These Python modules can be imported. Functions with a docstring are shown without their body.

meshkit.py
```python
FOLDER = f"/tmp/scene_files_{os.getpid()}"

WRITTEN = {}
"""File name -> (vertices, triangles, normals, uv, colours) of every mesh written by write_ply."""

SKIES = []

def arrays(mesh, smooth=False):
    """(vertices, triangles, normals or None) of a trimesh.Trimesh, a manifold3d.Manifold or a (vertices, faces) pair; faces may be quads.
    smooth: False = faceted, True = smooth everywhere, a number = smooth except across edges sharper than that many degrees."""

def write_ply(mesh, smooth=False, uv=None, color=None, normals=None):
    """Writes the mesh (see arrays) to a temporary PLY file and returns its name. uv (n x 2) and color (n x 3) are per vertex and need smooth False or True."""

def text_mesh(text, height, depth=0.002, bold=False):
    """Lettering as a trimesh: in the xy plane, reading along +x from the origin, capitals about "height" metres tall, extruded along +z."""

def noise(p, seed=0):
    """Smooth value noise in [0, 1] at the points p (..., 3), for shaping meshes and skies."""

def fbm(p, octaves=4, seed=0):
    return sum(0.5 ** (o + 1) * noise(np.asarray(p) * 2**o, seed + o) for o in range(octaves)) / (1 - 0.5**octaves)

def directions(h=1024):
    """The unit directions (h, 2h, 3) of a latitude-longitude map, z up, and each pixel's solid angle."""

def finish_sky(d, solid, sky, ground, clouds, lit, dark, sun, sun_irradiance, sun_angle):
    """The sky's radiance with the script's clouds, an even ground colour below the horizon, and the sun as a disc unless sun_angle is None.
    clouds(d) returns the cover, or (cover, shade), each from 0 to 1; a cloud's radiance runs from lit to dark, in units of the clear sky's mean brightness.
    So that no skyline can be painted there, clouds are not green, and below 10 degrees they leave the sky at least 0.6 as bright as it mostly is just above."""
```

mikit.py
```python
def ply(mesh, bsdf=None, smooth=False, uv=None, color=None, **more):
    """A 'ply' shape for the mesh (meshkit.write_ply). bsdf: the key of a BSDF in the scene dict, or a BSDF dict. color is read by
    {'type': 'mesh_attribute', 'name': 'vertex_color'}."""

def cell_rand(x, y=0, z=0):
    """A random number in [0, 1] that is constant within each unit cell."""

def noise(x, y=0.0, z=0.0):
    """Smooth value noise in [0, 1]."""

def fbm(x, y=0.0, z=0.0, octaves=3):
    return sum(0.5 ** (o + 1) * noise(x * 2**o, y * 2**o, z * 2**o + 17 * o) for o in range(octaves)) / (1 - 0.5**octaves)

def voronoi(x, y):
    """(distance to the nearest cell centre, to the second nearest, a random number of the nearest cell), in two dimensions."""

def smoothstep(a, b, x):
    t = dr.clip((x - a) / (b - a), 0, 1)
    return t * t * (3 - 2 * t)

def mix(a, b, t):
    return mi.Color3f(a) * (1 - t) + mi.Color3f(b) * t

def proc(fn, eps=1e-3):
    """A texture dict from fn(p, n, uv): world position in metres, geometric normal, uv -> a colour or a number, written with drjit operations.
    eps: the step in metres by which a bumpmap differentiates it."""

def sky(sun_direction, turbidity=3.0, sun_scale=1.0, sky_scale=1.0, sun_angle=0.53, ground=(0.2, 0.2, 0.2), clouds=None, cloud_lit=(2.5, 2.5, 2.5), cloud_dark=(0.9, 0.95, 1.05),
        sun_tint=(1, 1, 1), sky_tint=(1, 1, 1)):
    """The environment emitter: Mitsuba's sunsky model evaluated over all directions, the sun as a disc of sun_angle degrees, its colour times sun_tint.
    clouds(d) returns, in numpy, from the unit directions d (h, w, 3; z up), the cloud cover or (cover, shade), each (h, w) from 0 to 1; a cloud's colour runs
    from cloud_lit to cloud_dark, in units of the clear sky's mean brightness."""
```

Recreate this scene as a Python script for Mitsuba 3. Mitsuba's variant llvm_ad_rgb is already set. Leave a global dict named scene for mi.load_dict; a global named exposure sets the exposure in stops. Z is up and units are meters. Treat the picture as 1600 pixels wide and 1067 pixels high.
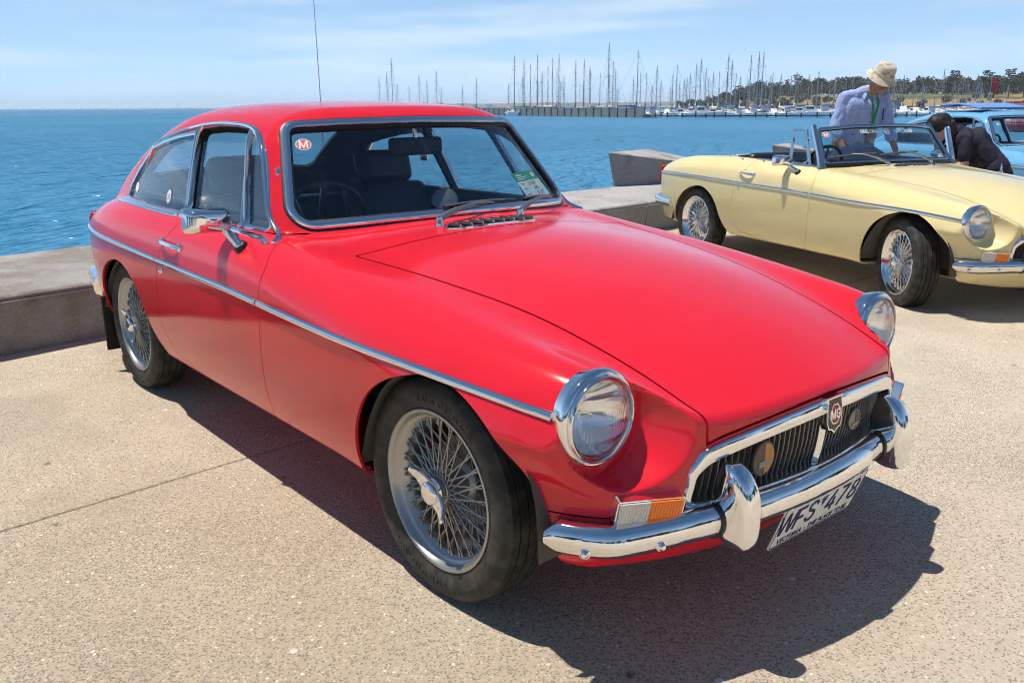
import math, random
import numpy as np
import trimesh, shapely
import shapely.geometry as sg
import manifold3d as m3
import drjit as dr
import mitsuba as mi
import mikit, meshkit
from scipy.interpolate import PchipInterpolator
from scipy.ndimage import gaussian_filter1d

# ------------------------------------------------------------------ camera, sky, exposure
EYE = np.array([1.6629, -1.8278, 1.2228])
YAW, PITCH, ROLL, FPX = 2.4408, -.2641, -.0065, 1361.55
FWD = np.array([math.cos(PITCH) * math.cos(YAW), math.cos(PITCH) * math.sin(YAW), math.sin(PITCH)])
RGT = np.cross(FWD, [0, 0, 1]); RGT /= np.linalg.norm(RGT)
UPV = np.cross(RGT, FWD)
UPV = -math.sin(ROLL) * RGT + math.cos(ROLL) * UPV
T = mi.ScalarTransform4f
SUN = (-.24, -.20, 1.0)
exposure = 1.80
scene, labels = {}, {}
scene['camera'] = {'type': 'perspective', 'fov': math.degrees(2 * math.atan(800 / FPX)), 'fov_axis': 'x', 'near_clip': .05, 'far_clip': 60000.0,
                   'to_world': T().look_at(EYE.tolist(), (EYE + FWD).tolist(), UPV.tolist())}
def cirrus(d):
    """thin streaks of cirrus, and the pale air low over the water"""
    el = np.degrees(np.arcsin(np.clip(d[..., 2], 0, 1)))
    az = np.degrees(np.arctan2(d[..., 1], d[..., 0]))
    e2 = el + .012 * az + .5 * meshkit.fbm(np.stack([az * .05, el * .2, 0 * az], -1), 3, 2)
    n = meshkit.fbm(np.stack([az * .055 + .35 * e2, e2 * 1.15, 0 * az + 3.1], -1), 5, 4)
    fine = meshkit.fbm(np.stack([az * .30, e2 * 3.2, 0 * az + 1.1], -1), 4, 14)
    m = meshkit.fbm(np.stack([az * .035, el * .16, 0 * az], -1), 3, 9)
    streak = np.clip((n * .7 + fine * .3 - .47) * 4.5, 0, 1) * np.clip((m - .36) * 4, 0, 1) * np.clip(el / 2.0, .25, 1)
    veil = .80 * np.exp(-np.clip(d[..., 2], 0, 1) / .15)
    return veil + (1 - veil) * .42 * streak * np.exp(-el / 40), np.clip(1 - 1.5 * streak, 0, 1)
scene['sky'] = mikit.sky(SUN, turbidity=2.3, clouds=cirrus, cloud_lit=(4.6, 5.7, 6.9), cloud_dark=(3.7, 5.6, 8.2), sky_scale=.50, sky_tint=(.86, 1.19, 1.29), sun_tint=(.93, 1.0, 1.10))
# ------------------------------------------------------------------ helpers
def ref(k):
    return {'type': 'ref', 'id': k}
def rgb(*c):
    return {'type': 'rgb', 'value': list(c) if len(c) == 3 else [c[0]] * 3}
def princ(c, rough=.5, **kw):
    d = {'type': 'principled', 'base_color': rgb(*c) if isinstance(c, tuple) else c, 'roughness': rough}
    d.update(kw)
    return d
def mat(k, d, two=True):
    scene['mat_' + k] = {'type': 'twosided', 'bsdf': d} if two else d
    return k
NUM = {}
def numbered(key):
    n = NUM.get(key, 0)
    NUM[key] = n + 1
    return key if n == 0 else f'{key}_{n:03d}'
def tag(key, label=None, cat=None, group=None, kind=None):
    d = labels.setdefault(key, {})
    for k, v in (('label', label), ('category', cat), ('group', group), ('kind', kind)):
        if v:
            d[k] = v
    return key
def shape(mesh, smooth=False, **kw):
    """ply dict without material"""
    if isinstance(mesh, tuple) and len(mesh) == 3:
        return {'type': 'ply', 'filename': meshkit.write_ply((mesh[0], mesh[1]), normals=mesh[2]), 'face_normals': False}
    return mikit.ply(mesh, None, smooth, **kw)
def put(key, shp, bsdf, M=None):
    """adds one entry; key is numbered in its last piece when taken"""
    key = numbered(key)
    e = {**shp, 'bsdf': ref('mat_' + bsdf)}
    if M is not None:
        e['to_world'] = T(M)
    scene[key] = e
    return key
def mat4(x=0, y=0, z=0, yaw=0, s=1.0):
    c, n = math.cos(yaw) * s, math.sin(yaw) * s
    return np.array([[c, -n, 0, x], [n, c, 0, y], [0, 0, s, z], [0, 0, 0, 1.0]])
def frame(o, ex, ey, ez):
    m = np.eye(4)
    m[:3, 0], m[:3, 1], m[:3, 2], m[:3, 3] = ex, ey, ez, o
    return m
def nrm(v):
    v = np.asarray(v, float)
    return v / np.maximum(np.linalg.norm(v, axis=-1, keepdims=True), 1e-12)
def join(ms):
    vs, fs, n = [], [], 0
    for m in ms:
        v, f = (m.vertices, m.faces) if hasattr(m, 'vertices') else (np.asarray(m[0], float), np.asarray(m[1], int))
        if f.shape[1] == 4:
            f = np.vstack([f[:, [0, 1, 2]], f[:, [0, 2, 3]]])
        vs.append(v); fs.append(f + n); n += len(v)
    return np.vstack(vs), np.vstack(fs)
def xf(m, M):
    v, f = (m.vertices, m.faces) if hasattr(m, 'vertices') else m
    return np.asarray(v) @ M[:3, :3].T + M[:3, 3], np.asarray(f)
def mirror(m):
    v, f = (m.vertices, m.faces) if hasattr(m, 'vertices') else (m[0], m[1])
    v, f = np.asarray(v) * [1, -1, 1], np.asarray(f)[:, ::-1]
    return (v, f) if not (isinstance(m, tuple) and len(m) == 3) else (v, f, np.asarray(m[2]) * [1, -1, 1])
def grid_faces(n, m, wrap_n=False, wrap_m=False):
    i, j = np.meshgrid(np.arange(n if wrap_n else n - 1), np.arange(m if wrap_m else m - 1), indexing='ij')
    i2, j2 = (i + 1) % n, (j + 1) % m
    return np.stack([i * m + j, i2 * m + j, i2 * m + j2, i * m + j2], -1).reshape(-1, 4)
def tri(q):
    return np.vstack([q[:, [0, 1, 2]], q[:, [0, 2, 3]]]) if q.shape[1] == 4 else q
def fixed(V, F):
    """outward faces for a closed mesh"""
    F = tri(np.asarray(F))
    if np.einsum('ij,ij->i', V[F[:, 0]], np.cross(V[F[:, 1]], V[F[:, 2]])).sum() < 0:
        F = F[:, ::-1]
    return V, F
def sweep(P, N, prof, closed=False, scale=None):
    """profile points (across, out) carried along P; N = outward normals there"""
    P, N, prof = np.asarray(P, float), np.asarray(N, float), np.asarray(prof, float)
    N = np.broadcast_to(N, P.shape)
    t = nrm(np.roll(P, -1, 0) - np.roll(P, 1, 0)) if closed else nrm(np.gradient(P, axis=0))
    N = nrm(N - t * (N * t).sum(1, keepdims=True))
    Bn = np.cross(t, N)
    sc = np.ones(len(P)) if scale is None else np.asarray(scale)
    V = P[:, None] + sc[:, None, None] * (prof[None, :, :1] * Bn[:, None] + prof[None, :, 1:] * N[:, None])
    n, m = len(P), len(prof)
    F = grid_faces(n, m, closed, True)
    V = V.reshape(-1, 3)
    if not closed:
        c = [[0, k, k + 1] for k in range(1, m - 1)] + [[(n - 1) * m, (n - 1) * m + k + 1, (n - 1) * m + k] for k in range(1, m - 1)]
        return fixed(V, np.vstack([tri(F), c]))
    return fixed(V, F)
def tube(P, r, k=8, closed=False):
    P = np.asarray(P, float)
    t = nrm(np.gradient(P, axis=0))
    up = np.array([0, 0, 1.0]) if abs(t[:, 2]).mean() < .8 else np.array([1.0, 0, 0])
    N = nrm(np.cross(np.cross(t, up), t))
    a = np.linspace(0, 2 * np.pi, k, endpoint=False)
    r = np.broadcast_to(r, (len(P),))
    return sweep(P, N, np.stack([np.cos(a), np.sin(a)], 1), closed, r)
def lathe(prof, n=48, axis='y', closed=True):
    """profile (radius, along) about an axis"""
    prof = np.asarray(prof, float)
    a = np.linspace(0, 2 * np.pi, n, endpoint=False)
    r, h = prof[:, 0], prof[:, 1]
    c = {'x': (np.outer(np.ones(n), h), np.outer(np.cos(a), r), np.outer(np.sin(a), r)),
         'y': (np.outer(np.cos(a), r), np.outer(np.ones(n), h), np.outer(np.sin(a), r)),
         'z': (np.outer(np.cos(a), r), np.outer(np.sin(a), r), np.outer(np.ones(n), h))}[axis]
    V = np.stack(c, -1).reshape(-1, 3)
    F = tri(grid_faces(n, len(prof), True, closed))
    return fixed(V, F) if closed else (V, F)
def loft(loops, cap=False):
    """closed loops (k, n, 3) joined one to the next"""
    L = np.asarray(loops, float)
    V, F = L.reshape(-1, 3), tri(grid_faces(L.shape[0], L.shape[1], False, True))
    if cap:
        n, k = L.shape[1], L.shape[0]
        V = np.vstack([V, L[0].mean(0), L[-1].mean(0)])
        i = np.arange(n)
        F = np.vstack([F, np.stack([np.full(n, n * k), i, (i + 1) % n], 1), np.stack([np.full(n, n * k + 1), (k - 1) * n + (i + 1) % n, (k - 1) * n + i], 1)])
        return fixed(V, F)
    return V, F
def resample(P, step, closed=False):
    P = np.asarray(P, float)
    if closed:
        P = np.vstack([P, P[:1]])
    s = np.r_[0, np.cumsum(np.linalg.norm(np.diff(P, axis=0), axis=1))]
    n = max(3, int(round(s[-1] / step)))
    q = np.linspace(0, s[-1], n + 1)
    q = q[:-1] if closed else q
    return np.stack([np.interp(q, s, P[:, k]) for k in range(P.shape[1])], 1)
def curve(P, step, sm=2.0, closed=False):
    """resampled and smoothed polyline"""
    Q = resample(P, step, closed)
    R = gaussian_filter1d(Q, sm, axis=0, mode='wrap' if closed else 'nearest')
    if not closed:
        w = np.minimum(np.arange(len(Q)), np.arange(len(Q))[::-1])[:, None] / (3.0 * sm)
        R = Q + (R - Q) * np.clip(w, 0, 1)
    return R
def rpoly(P, r, n=6):
    """polygon with rounded corners, as points"""
    g = sg.Polygon(P)
    g = g.buffer(-r, quad_segs=n).buffer(r, quad_segs=n)
    return np.asarray(g.exterior.coords)[:-1]
def prism(P, axis, lo, hi):
    """solid of a polygon drawn in the two other axes, between lo and hi along the axis"""
    P = np.asarray(P)[:, :2]
    if not sg.Polygon(P).exterior.is_ccw:
        P = P[::-1]
    m = m3.Manifold.extrude(m3.CrossSection([P.tolist()]), hi - lo)
    if axis == 'z':
        return m.translate([0, 0, lo])
    if axis == 'y':                                     # (u, v) = (x, z)
        return m.transform([[1, 0, 0, 0], [0, 0, -1, hi], [0, 1, 0, 0]])
    return m.transform([[0, 0, 1, lo], [1, 0, 0, 0], [0, 1, 0, 0]])   # axis x, (u, v) = (y, z)
def poly_mesh(P, axis, lo, hi):
    me = prism(P, axis, lo, hi).to_mesh()
    return np.asarray(me.vert_properties[:, :3], float), np.asarray(me.tri_verts, int)
def m_arr(m):
    me = m.to_mesh()
    return np.asarray(me.vert_properties[:, :3], float), np.asarray(me.tri_verts, int)
def balls(pts, rs, k=12):
    """rounded solid: hull of spheres"""
    rs = np.broadcast_to(rs, (len(pts),))
    return m3.Manifold.batch_hull([m3.Manifold.sphere(float(r), k).translate([float(c) for c in p]) for p, r in zip(pts, rs)])
def rbox(cx, cy, cz, sx, sy, sz, r=.01, k=8):
    a, b, c = max(sx / 2 - r, 1e-4), max(sy / 2 - r, 1e-4), max(sz / 2 - r, 1e-4)
    return m_arr(balls([(cx + i * a, cy + j * b, cz + l * c) for i in (-1, 1) for j in (-1, 1) for l in (-1, 1)], r, k))
def box(cx, cy, cz, sx, sy, sz):
    m = trimesh.creation.box((sx, sy, sz))
    return np.asarray(m.vertices) + [cx, cy, cz], np.asarray(m.faces)
def text3(text, height, o, ex, ey, depth=.0008, bold=False, center=True):
    m = meshkit.text_mesh(text, height, depth, bold)
    v = np.asarray(m.vertices)
    if center:
        v = v - [(v[:, 0].min() + v[:, 0].max()) / 2, height / 2, 0]
    ex, ey = np.asarray(ex, float), np.asarray(ey, float)
    return v @ np.array([ex, ey, np.cross(nrm(ex), nrm(ey))]) + np.asarray(o), np.asarray(m.faces)
# ------------------------------------------------------------------ materials
N_, FB, SS, MIX = mikit.noise, mikit.fbm, mikit.smoothstep, mikit.mix
def paint(k, c, rough=.38):
    d = mi.Color3f(*c)
    def fn(p, n, uv):                                   # slight mottling of old single-stage paint
        v = FB(p.x * 9, p.y * 9, p.z * 9, 3) - .5
        return d * (1 + .05 * v)
    mat(k, {'type': 'roughplastic', 'distribution': 'ggx', 'int_ior': 1.55, 'alpha': .014, 'nonlinear': True, 'diffuse_reflectance': mikit.proc(fn)}, two=False)
paint('red_paint', (.88, .042, .080))
paint('cream_paint', (.92, .86, .60), .40)
paint('blue_paint', (.34, .68, .88), .40)
mat('chrome', princ((.86, .86, .87), .035, metallic=1.0))
mat('dull_chrome', princ((.72, .72, .72), .18, metallic=1.0))
mat('wheel_silver', princ((.44, .435, .42), .36, metallic=.85, specular=.5))
mat('spoke_metal', princ((.36, .35, .335), .30, metallic=.9))
mat('steel', princ((.30, .30, .30), .4, metallic=.8))
mat('black_rubber', princ((.016, .016, .017), .42, specular=.4))
mat('black_trim', princ((.012, .012, .013), .55, specular=.3))
mat('vinyl', princ((.020, .021, .024), .42, specular=.45))
mat('underseal', princ((.115, .105, .092), .9, specular=.1))
def tyre_fn(p, n, uv):
    v = FB(p.x * 30, p.y * 30, p.z * 30, 4)
    return MIX((.026, .025, .024), (.060, .055, .049), SS(.35, .8, v))
mat('tyre', princ(mikit.proc(tyre_fn), .62, specular=.35))
mat('slat_metal', princ((.24, .23, .21), .35, metallic=.75))
mat('glass', {'type': 'thindielectric', 'int_ior': 1.5}, two=False)
mat('tinted_glass', {'type': 'thindielectric', 'int_ior': 1.5, 'specular_transmittance': rgb(.62, .74, .78)}, two=False)
mat('screen_glass', {'type': 'thindielectric', 'int_ior': 1.5, 'specular_transmittance': rgb(.70, .80, .83)}, two=False)
mat('lens_glass', {'type': 'dielectric', 'int_ior': 1.5}, two=False)
mat('reflector', princ((.88, .88, .86), .10, metallic=1.0))
mat('amber', princ((.85, .20, .01), .14, specular=.6, clearcoat=1.0, clearcoat_gloss=.97))
mat('clear_lens', princ((.62, .60, .56), .12, specular=.6, clearcoat=1.0, clearcoat_gloss=.97))
mat('red_lens', princ((.35, .008, .008), .14, specular=.6))
mat('white_print', princ((.78, .78, .76), .5))
mat('plate_white', princ((.72, .72, .68), .45))
mat('navy_print', princ((.012, .02, .11), .5))
mat('green_print', princ((.02, .30, .10), .5))
mat('red_print', princ((.66, .10, .11), .5))
mat('badge_red', princ((.30, .015, .015), .35))
mat('badge_orange', princ((.55, .22, .04), .5))
mat('badge_brown', princ((.07, .05, .04), .4))
mat('ink', princ((.05, .06, .14), .6))
mat('purple_print', princ((.16, .17, .38), .6))
def cloth(k, c, s=22, amp=.35, rough=.85):
    d = mi.Color3f(*c)
    mat(k, princ(mikit.proc(lambda p, n, uv: d * (1 - amp / 2 + amp * FB(p.x * s, p.y * s, p.z * s, 4))), rough, specular=.2, sheen=.3))
cloth('navy_cloth', (.045, .075, .17))
cloth('denim', (.018, .034, .085))
cloth('red_cloth', (.5, .03, .03))


cloth('sun_blue', (.11, .21, .45))
# ------------------------------------------------------------------ car body as an implicit surface (x forward from the front axle, y left, z up)
def table(xs, ys, sig=0.05, lo=-3.6, hi=1.2, n=2400):
    g = np.linspace(lo, hi, n)
    v = PchipInterpolator(xs, ys, extrapolate=False)(np.clip(g, xs[0], xs[-1]))
    v = gaussian_filter1d(v, sig / (g[1] - g[0]), mode='nearest')
    return lambda x: np.interp(x, g, v)
W_ = table([-3.3, -3.1, -3.0, -2.75, -2.5, -2.3, -1.9, -1.2, -.5, 0, .2, .35, .45, .55, .7], [.56, .60, .635, .703, .744, .757, .763, .765, .765, .762, .752, .733, .713, .685, .62])
B_ = table([-3.3, -3.1, -2.9, -2.6, -2.2, -1.8, -1.2, -.9, -.72, -.58, -.34, -.15, .02, .15, .36, .48, .58, .66, .8], [.66, .70, .765, .825, .858, .868, .866, .862, .855, .847, .834, .814, .789, .763, .704, .661, .613, .575, .50], .05)
K_ = table([-3.3, -1.2, -.9, -.72, -.58, -.34, -.15, .02, .15, .36, .48, .58, .7], [.06, .05, .09, .14, .17, .195, .205, .212, .215, .215, .22, .23, .25], .06)
C_ = table([-3.3, -3.1, -2.9, -2.6, -2.3, -1.9, -1.5, -1.1, -.85, -.55, -.23, .03, .27, .40, .55, .7], [.67, .71, .765, .823, .848, .858, .854, .844, .826, .796, .764, .732, .701, .685, .645, .60], .04)
P_ = table([-.2, .10, .15, .20, .28, .35, .45, .55, .62, .68, .72, .76, .80, .85, 1.0], [-.3, -.19, -.13, -.092, -.052, -.028, -.009, -.001, 0, -.003, -.009, -.02, -.037, -.066, -.18], .018, -.3, 1.4, 1700)
HL = (.577, .588)                                   # lamp centre (y, z)
def rmax(a, b, r):
    return np.minimum(np.maximum(a, b), -r) + np.sqrt(np.maximum(a + r, 0) ** 2 + np.maximum(b + r, 0) ** 2)
def smin(a, b, k):
    h = np.clip(.5 + .5 * (b - a) / k, 0, 1)
    return b + (a - b) * h - k * h * (1 - h)
def sstep(a, b, x):
    t = np.clip((x - a) / (b - a), 0, 1)
    return t * t * (3 - 2 * t)
def f_low(p):
    x, y, z = p[..., 0], np.abs(p[..., 1]), p[..., 2]
    ya = np.sqrt(y * y + 1e-6)
    side = y - (W_(x) + P_(z))
    zb = B_(x) - K_(x) * ya ** 2
    yc = W_(x) - .125
    fb = sstep(-1.2, -.3, x)
    C = C_(x)
    bump = np.exp(-((y - yc) / .105) ** 2) * (C - (B_(x) - K_(x) * yc ** 2))
    top = z - (zb + bump)
    xn = .657 - .35 * ya ** 2 - 1.15 * np.maximum(.50 - z, 0) ** 2 - .05 * np.maximum(z - .5, 0)
    xn = xn - (6.0 - 3.3 * sstep(.43, .54, z)) * np.maximum(y - .57, 0) ** 2
    d = np.hypot(y - HL[0], z - HL[1])
    cone = .456 + 2.7 * (d - .112)
    cone = -smin(-cone, np.full_like(cone, -.456), .02)
    front = x - smin(xn, cone, .016)
    near = 1 - sstep(.135, .17, d)
    g = rmax(side, top, .085 + .015 * sstep(-.6, .2, x))
    rf = (.019 + .085 * sstep(.45, .66, y)) * (1 - near) + .010 * near
    g = rmax(g, front, rf)
    rear = -(x + 3.10 - .18 * ya ** 2 + .25 * (z - .45) ** 2)
    g = rmax(g, rear, .09)
    bot = .175 + .16 * np.minimum(ya, .7) ** 2 * sstep(-.3, .3, x) + .065 * (1 - sstep(-.5, .2, x)) - z
    return rmax(g, bot, .03)
Wc_ = table([-3.3, -2.9, -2.5, -2.1, -1.7, -1.2, -.8, -.5], [.46, .535, .59, .622, .637, .637, .633, .625], .1)
R_ = table([-3.3, -2.6, -2.3, -2.1, -1.8, -1.5, -1.25, -1.1, -1.0, -.8], [.98, 1.15, 1.205, 1.225, 1.242, 1.246, 1.238, 1.226, 1.213, 1.17], .07)
def f_cab(p):
    x, y, z = p[..., 0], np.abs(p[..., 1]), p[..., 2]
    ya = np.sqrt(y * y + 1e-6)
    side = y - (Wc_(x) - .30 * (z - .84) - .18 * np.maximum(z - .84, 0) ** 2)
    top = z - (R_(x) - .10 * ya ** 2 - .9 * np.maximum(y - .30, 0) ** 2)
    hatch = (z - (1.187 + .571 * (x + 2.24) - .12 * ya ** 2)) / 1.15
    ws = (x - x_ws(ya, z)) / 1.32
    g = rmax(top, hatch, .16)
    g = rmax(side, g, .05)
    g = rmax(g, ws, .035)
    return rmax(g, .6 - z, .02)
def x_ws(y, z):
    return -.72 - .90 * (z - .852) - .44 * y * y
def f_gt(p):
    return smin(f_low(p), f_cab(p), .022)
def grad(f, p, h=8e-4):
    e = np.eye(3) * h
    g = np.stack([f(p + e[k]) - f(p - e[k]) for k in range(3)], -1)
    return g / np.maximum(np.linalg.norm(g, axis=-1, keepdims=True), 1e-12)
def cast(f, o, d, t0, t1, n=11):
    a, b = np.full(len(o), t0), np.full(len(o), t1)
    fa, fb = f(o + d * t0), f(o + d * t1)
    for i in range(5):
        m = (a + b) / 2
        fm = f(o + d * m[:, None])
        inside = fm < 0
        a, b = np.where(inside, m, a), np.where(inside, b, m)
        fa, fb = np.where(inside, fm, fa), np.where(inside, fb, fm)
    side = np.zeros(len(o))
    for i in range(n):                                # Illinois
        m = (a * fb - b * fa) / (fb - fa)
        fm = f(o + d * m[:, None])
        inside = fm < 0
        fb = np.where(inside & (side == 1), fb / 2, fb)
        fa = np.where(~inside & (side == -1), fa / 2, fa)
        a, b = np.where(inside, m, a), np.where(inside, b, m)
        fa, fb = np.where(inside, fm, fa), np.where(inside, fb, fm)
        side = np.where(inside, 1, -1)
    return o + d * ((a * fb - b * fa) / (fb - fa))[:, None]
def skin(f, level=0.0, fine=1.0, zo=.30, xf=.10, xr=-2.75):
    """The closed level set of f as a manifold (half cast, mirrored)."""
    fl = f if level == 0 else (lambda p: f(p) - level)
    nm, nf, nr, nt = int(210 * fine), int(270 * fine), int(40 * fine), int(2 * round(210 * fine))
    ph = np.r_[-np.pi / 2 * (1 - np.linspace(0, 1, nr, endpoint=False)), np.zeros(nm), np.pi / 2 * np.linspace(0, 1, nf + 1)[1:]]
    xs = np.r_[np.full(nr, xr), np.linspace(xr, xf, nm), np.full(nf, xf)]
    h = nt // 2
    th = np.linspace(-np.pi / 2, np.pi / 2, h + 1)
    P, T = np.meshgrid(ph[1:-1], th, indexing='ij')
    X = np.broadcast_to(xs[1:-1, None], P.shape)
    d = np.stack([np.sin(P), np.cos(P) * np.cos(T), np.cos(P) * np.sin(T)], -1).reshape(-1, 3)
    o = np.stack([X, .36 * np.cos(P) * np.cos(T), 0 * X + zo], -1).reshape(-1, 3)
    v = cast(fl, o, d, 0.0, 1.6).reshape(P.shape + (3,))
    v[:, 0, 1] = v[:, -1, 1] = 0
    full = np.concatenate([v, v[:, -2:0:-1] * [1, -1, 1]], 1)     # ring of nt
    n, m = full.shape[:2]
    i, j = np.meshgrid(np.arange(n - 1), np.arange(m), indexing='ij')
    q = np.stack([i * m + j, (i + 1) * m + j, (i + 1) * m + (j + 1) % m, i * m + (j + 1) % m], -1).reshape(-1, 4)
    poles = cast(fl, np.array([[xr, 0, zo], [xf, 0, zo]]), np.array([[-1., 0, 0], [1, 0, 0]]), 0., 1.6)
    V = np.vstack([full.reshape(-1, 3), poles])
    k = np.arange(m)
    a, b = n * m, n * m + 1
    F = np.vstack([q[:, [0, 1, 2]], q[:, [0, 2, 3]], np.stack([np.full(m, a), k, (k + 1) % m], 1),
                   np.stack([np.full(m, b), (n - 1) * m + (k + 1) % m, (n - 1) * m + k], 1)])
    vol = np.einsum('ij,ij->i', V[F[:, 0]], np.cross(V[F[:, 1]], V[F[:, 2]])).sum()
    if vol < 0:
        F = F[:, ::-1]
    return man(V, F)
def man(V, F):
    return m3.Manifold(m3.Mesh(np.ascontiguousarray(V, np.float32), np.ascontiguousarray(F, np.uint32)))
def dress(m, f, tol=4e-4):
    """(V, F, N) of a cut skin: gradient normals where it lies on f = 0, flat ones on the cut walls."""
    me = m.to_mesh()
    V, F = np.asarray(me.vert_properties[:, :3], float), np.asarray(me.tri_verts, int)
    on = np.abs(f(V)) < tol
    fn = np.cross(V[F[:, 1]] - V[F[:, 0]], V[F[:, 2]] - V[F[:, 0]])
    fn /= np.maximum(np.linalg.norm(fn, axis=1, keepdims=True), 1e-20)
    outer = on[F].all(1)
    g = grad(f, V)
    outer &= np.einsum('ij,ikj->ik', fn, g[F]).min(1) > .3
    Fo, Fi = F[outer], F[~outer]
    uo, io = np.unique(Fo, return_inverse=True)
    Vi = V[Fi].reshape(-1, 3)
    return np.vstack([V[uo], Vi]), np.vstack([io.reshape(-1, 3), len(uo) + np.arange(len(Vi)).reshape(-1, 3)]), np.vstack([g[uo], np.repeat(fn[~outer], 3, 0)])
# ------------------------------------------------------------------ car geometry, built once (car frame), reused for the three cars
SHELL = .009
G = {}
def arr(*p):
    return np.array(p, float)
def side_pt(f, x, z, off=0.0):
    x, z = np.atleast_1d(x).astype(float), np.atleast_1d(z).astype(float)
    o = np.stack([x, 0 * x, z], -1)
    p = cast(f, o, np.tile([0, -1.0, 0], (len(x), 1)), 0, 1.2)
    n = grad(f, p)
    return p + off * n, n
def top_pt(f, x, y, off=0.0):
    x, y = np.atleast_1d(x).astype(float), np.atleast_1d(y).astype(float)
    o = np.stack([x, y, 0 * x + .35], -1)
    p = cast(f, o, np.tile([0, 0, 1.0], (len(x), 1)), 0, 1.2)
    n = grad(f, p)
    return p + off * n, n
def front_pt(f, y, z, off=0.0):
    y, z = np.atleast_1d(y).astype(float), np.atleast_1d(z).astype(float)
    o = np.stack([0 * y + .0, y, z], -1)
    p = cast(f, o, np.tile([1.0, 0, 0], (len(y), 1)), 0, 1.0)
    n = grad(f, p)
    return p + off * n, n
ARCH_F = curve([(-.335, -.1), (-.335, .12), (-.327, .215), (-.308, .295), (-.287, .353), (-.257, .42), (-.19, .515), (-.125, .562), (-.05, .598), (.05, .627), (.125, .628), (.2, .607), (.285, .56), (.355, .489), (.392, .40), (.398, .30), (.40, -.1)], .012, 3)
ARCH_R = curve([(-2.70, -.1), (-2.68, .22), (-2.61, .38), (-2.52, .475), (-2.42, .545), (-2.30, .592), (-2.20, .610), (-2.13, .612), (-2.04, .585), (-1.95, .525), (-1.905, .455), (-1.88, .38), (-1.84, .30), (-1.79, .25), (-1.76, .15), (-1.75, -.1)], .012, 3)
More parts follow.
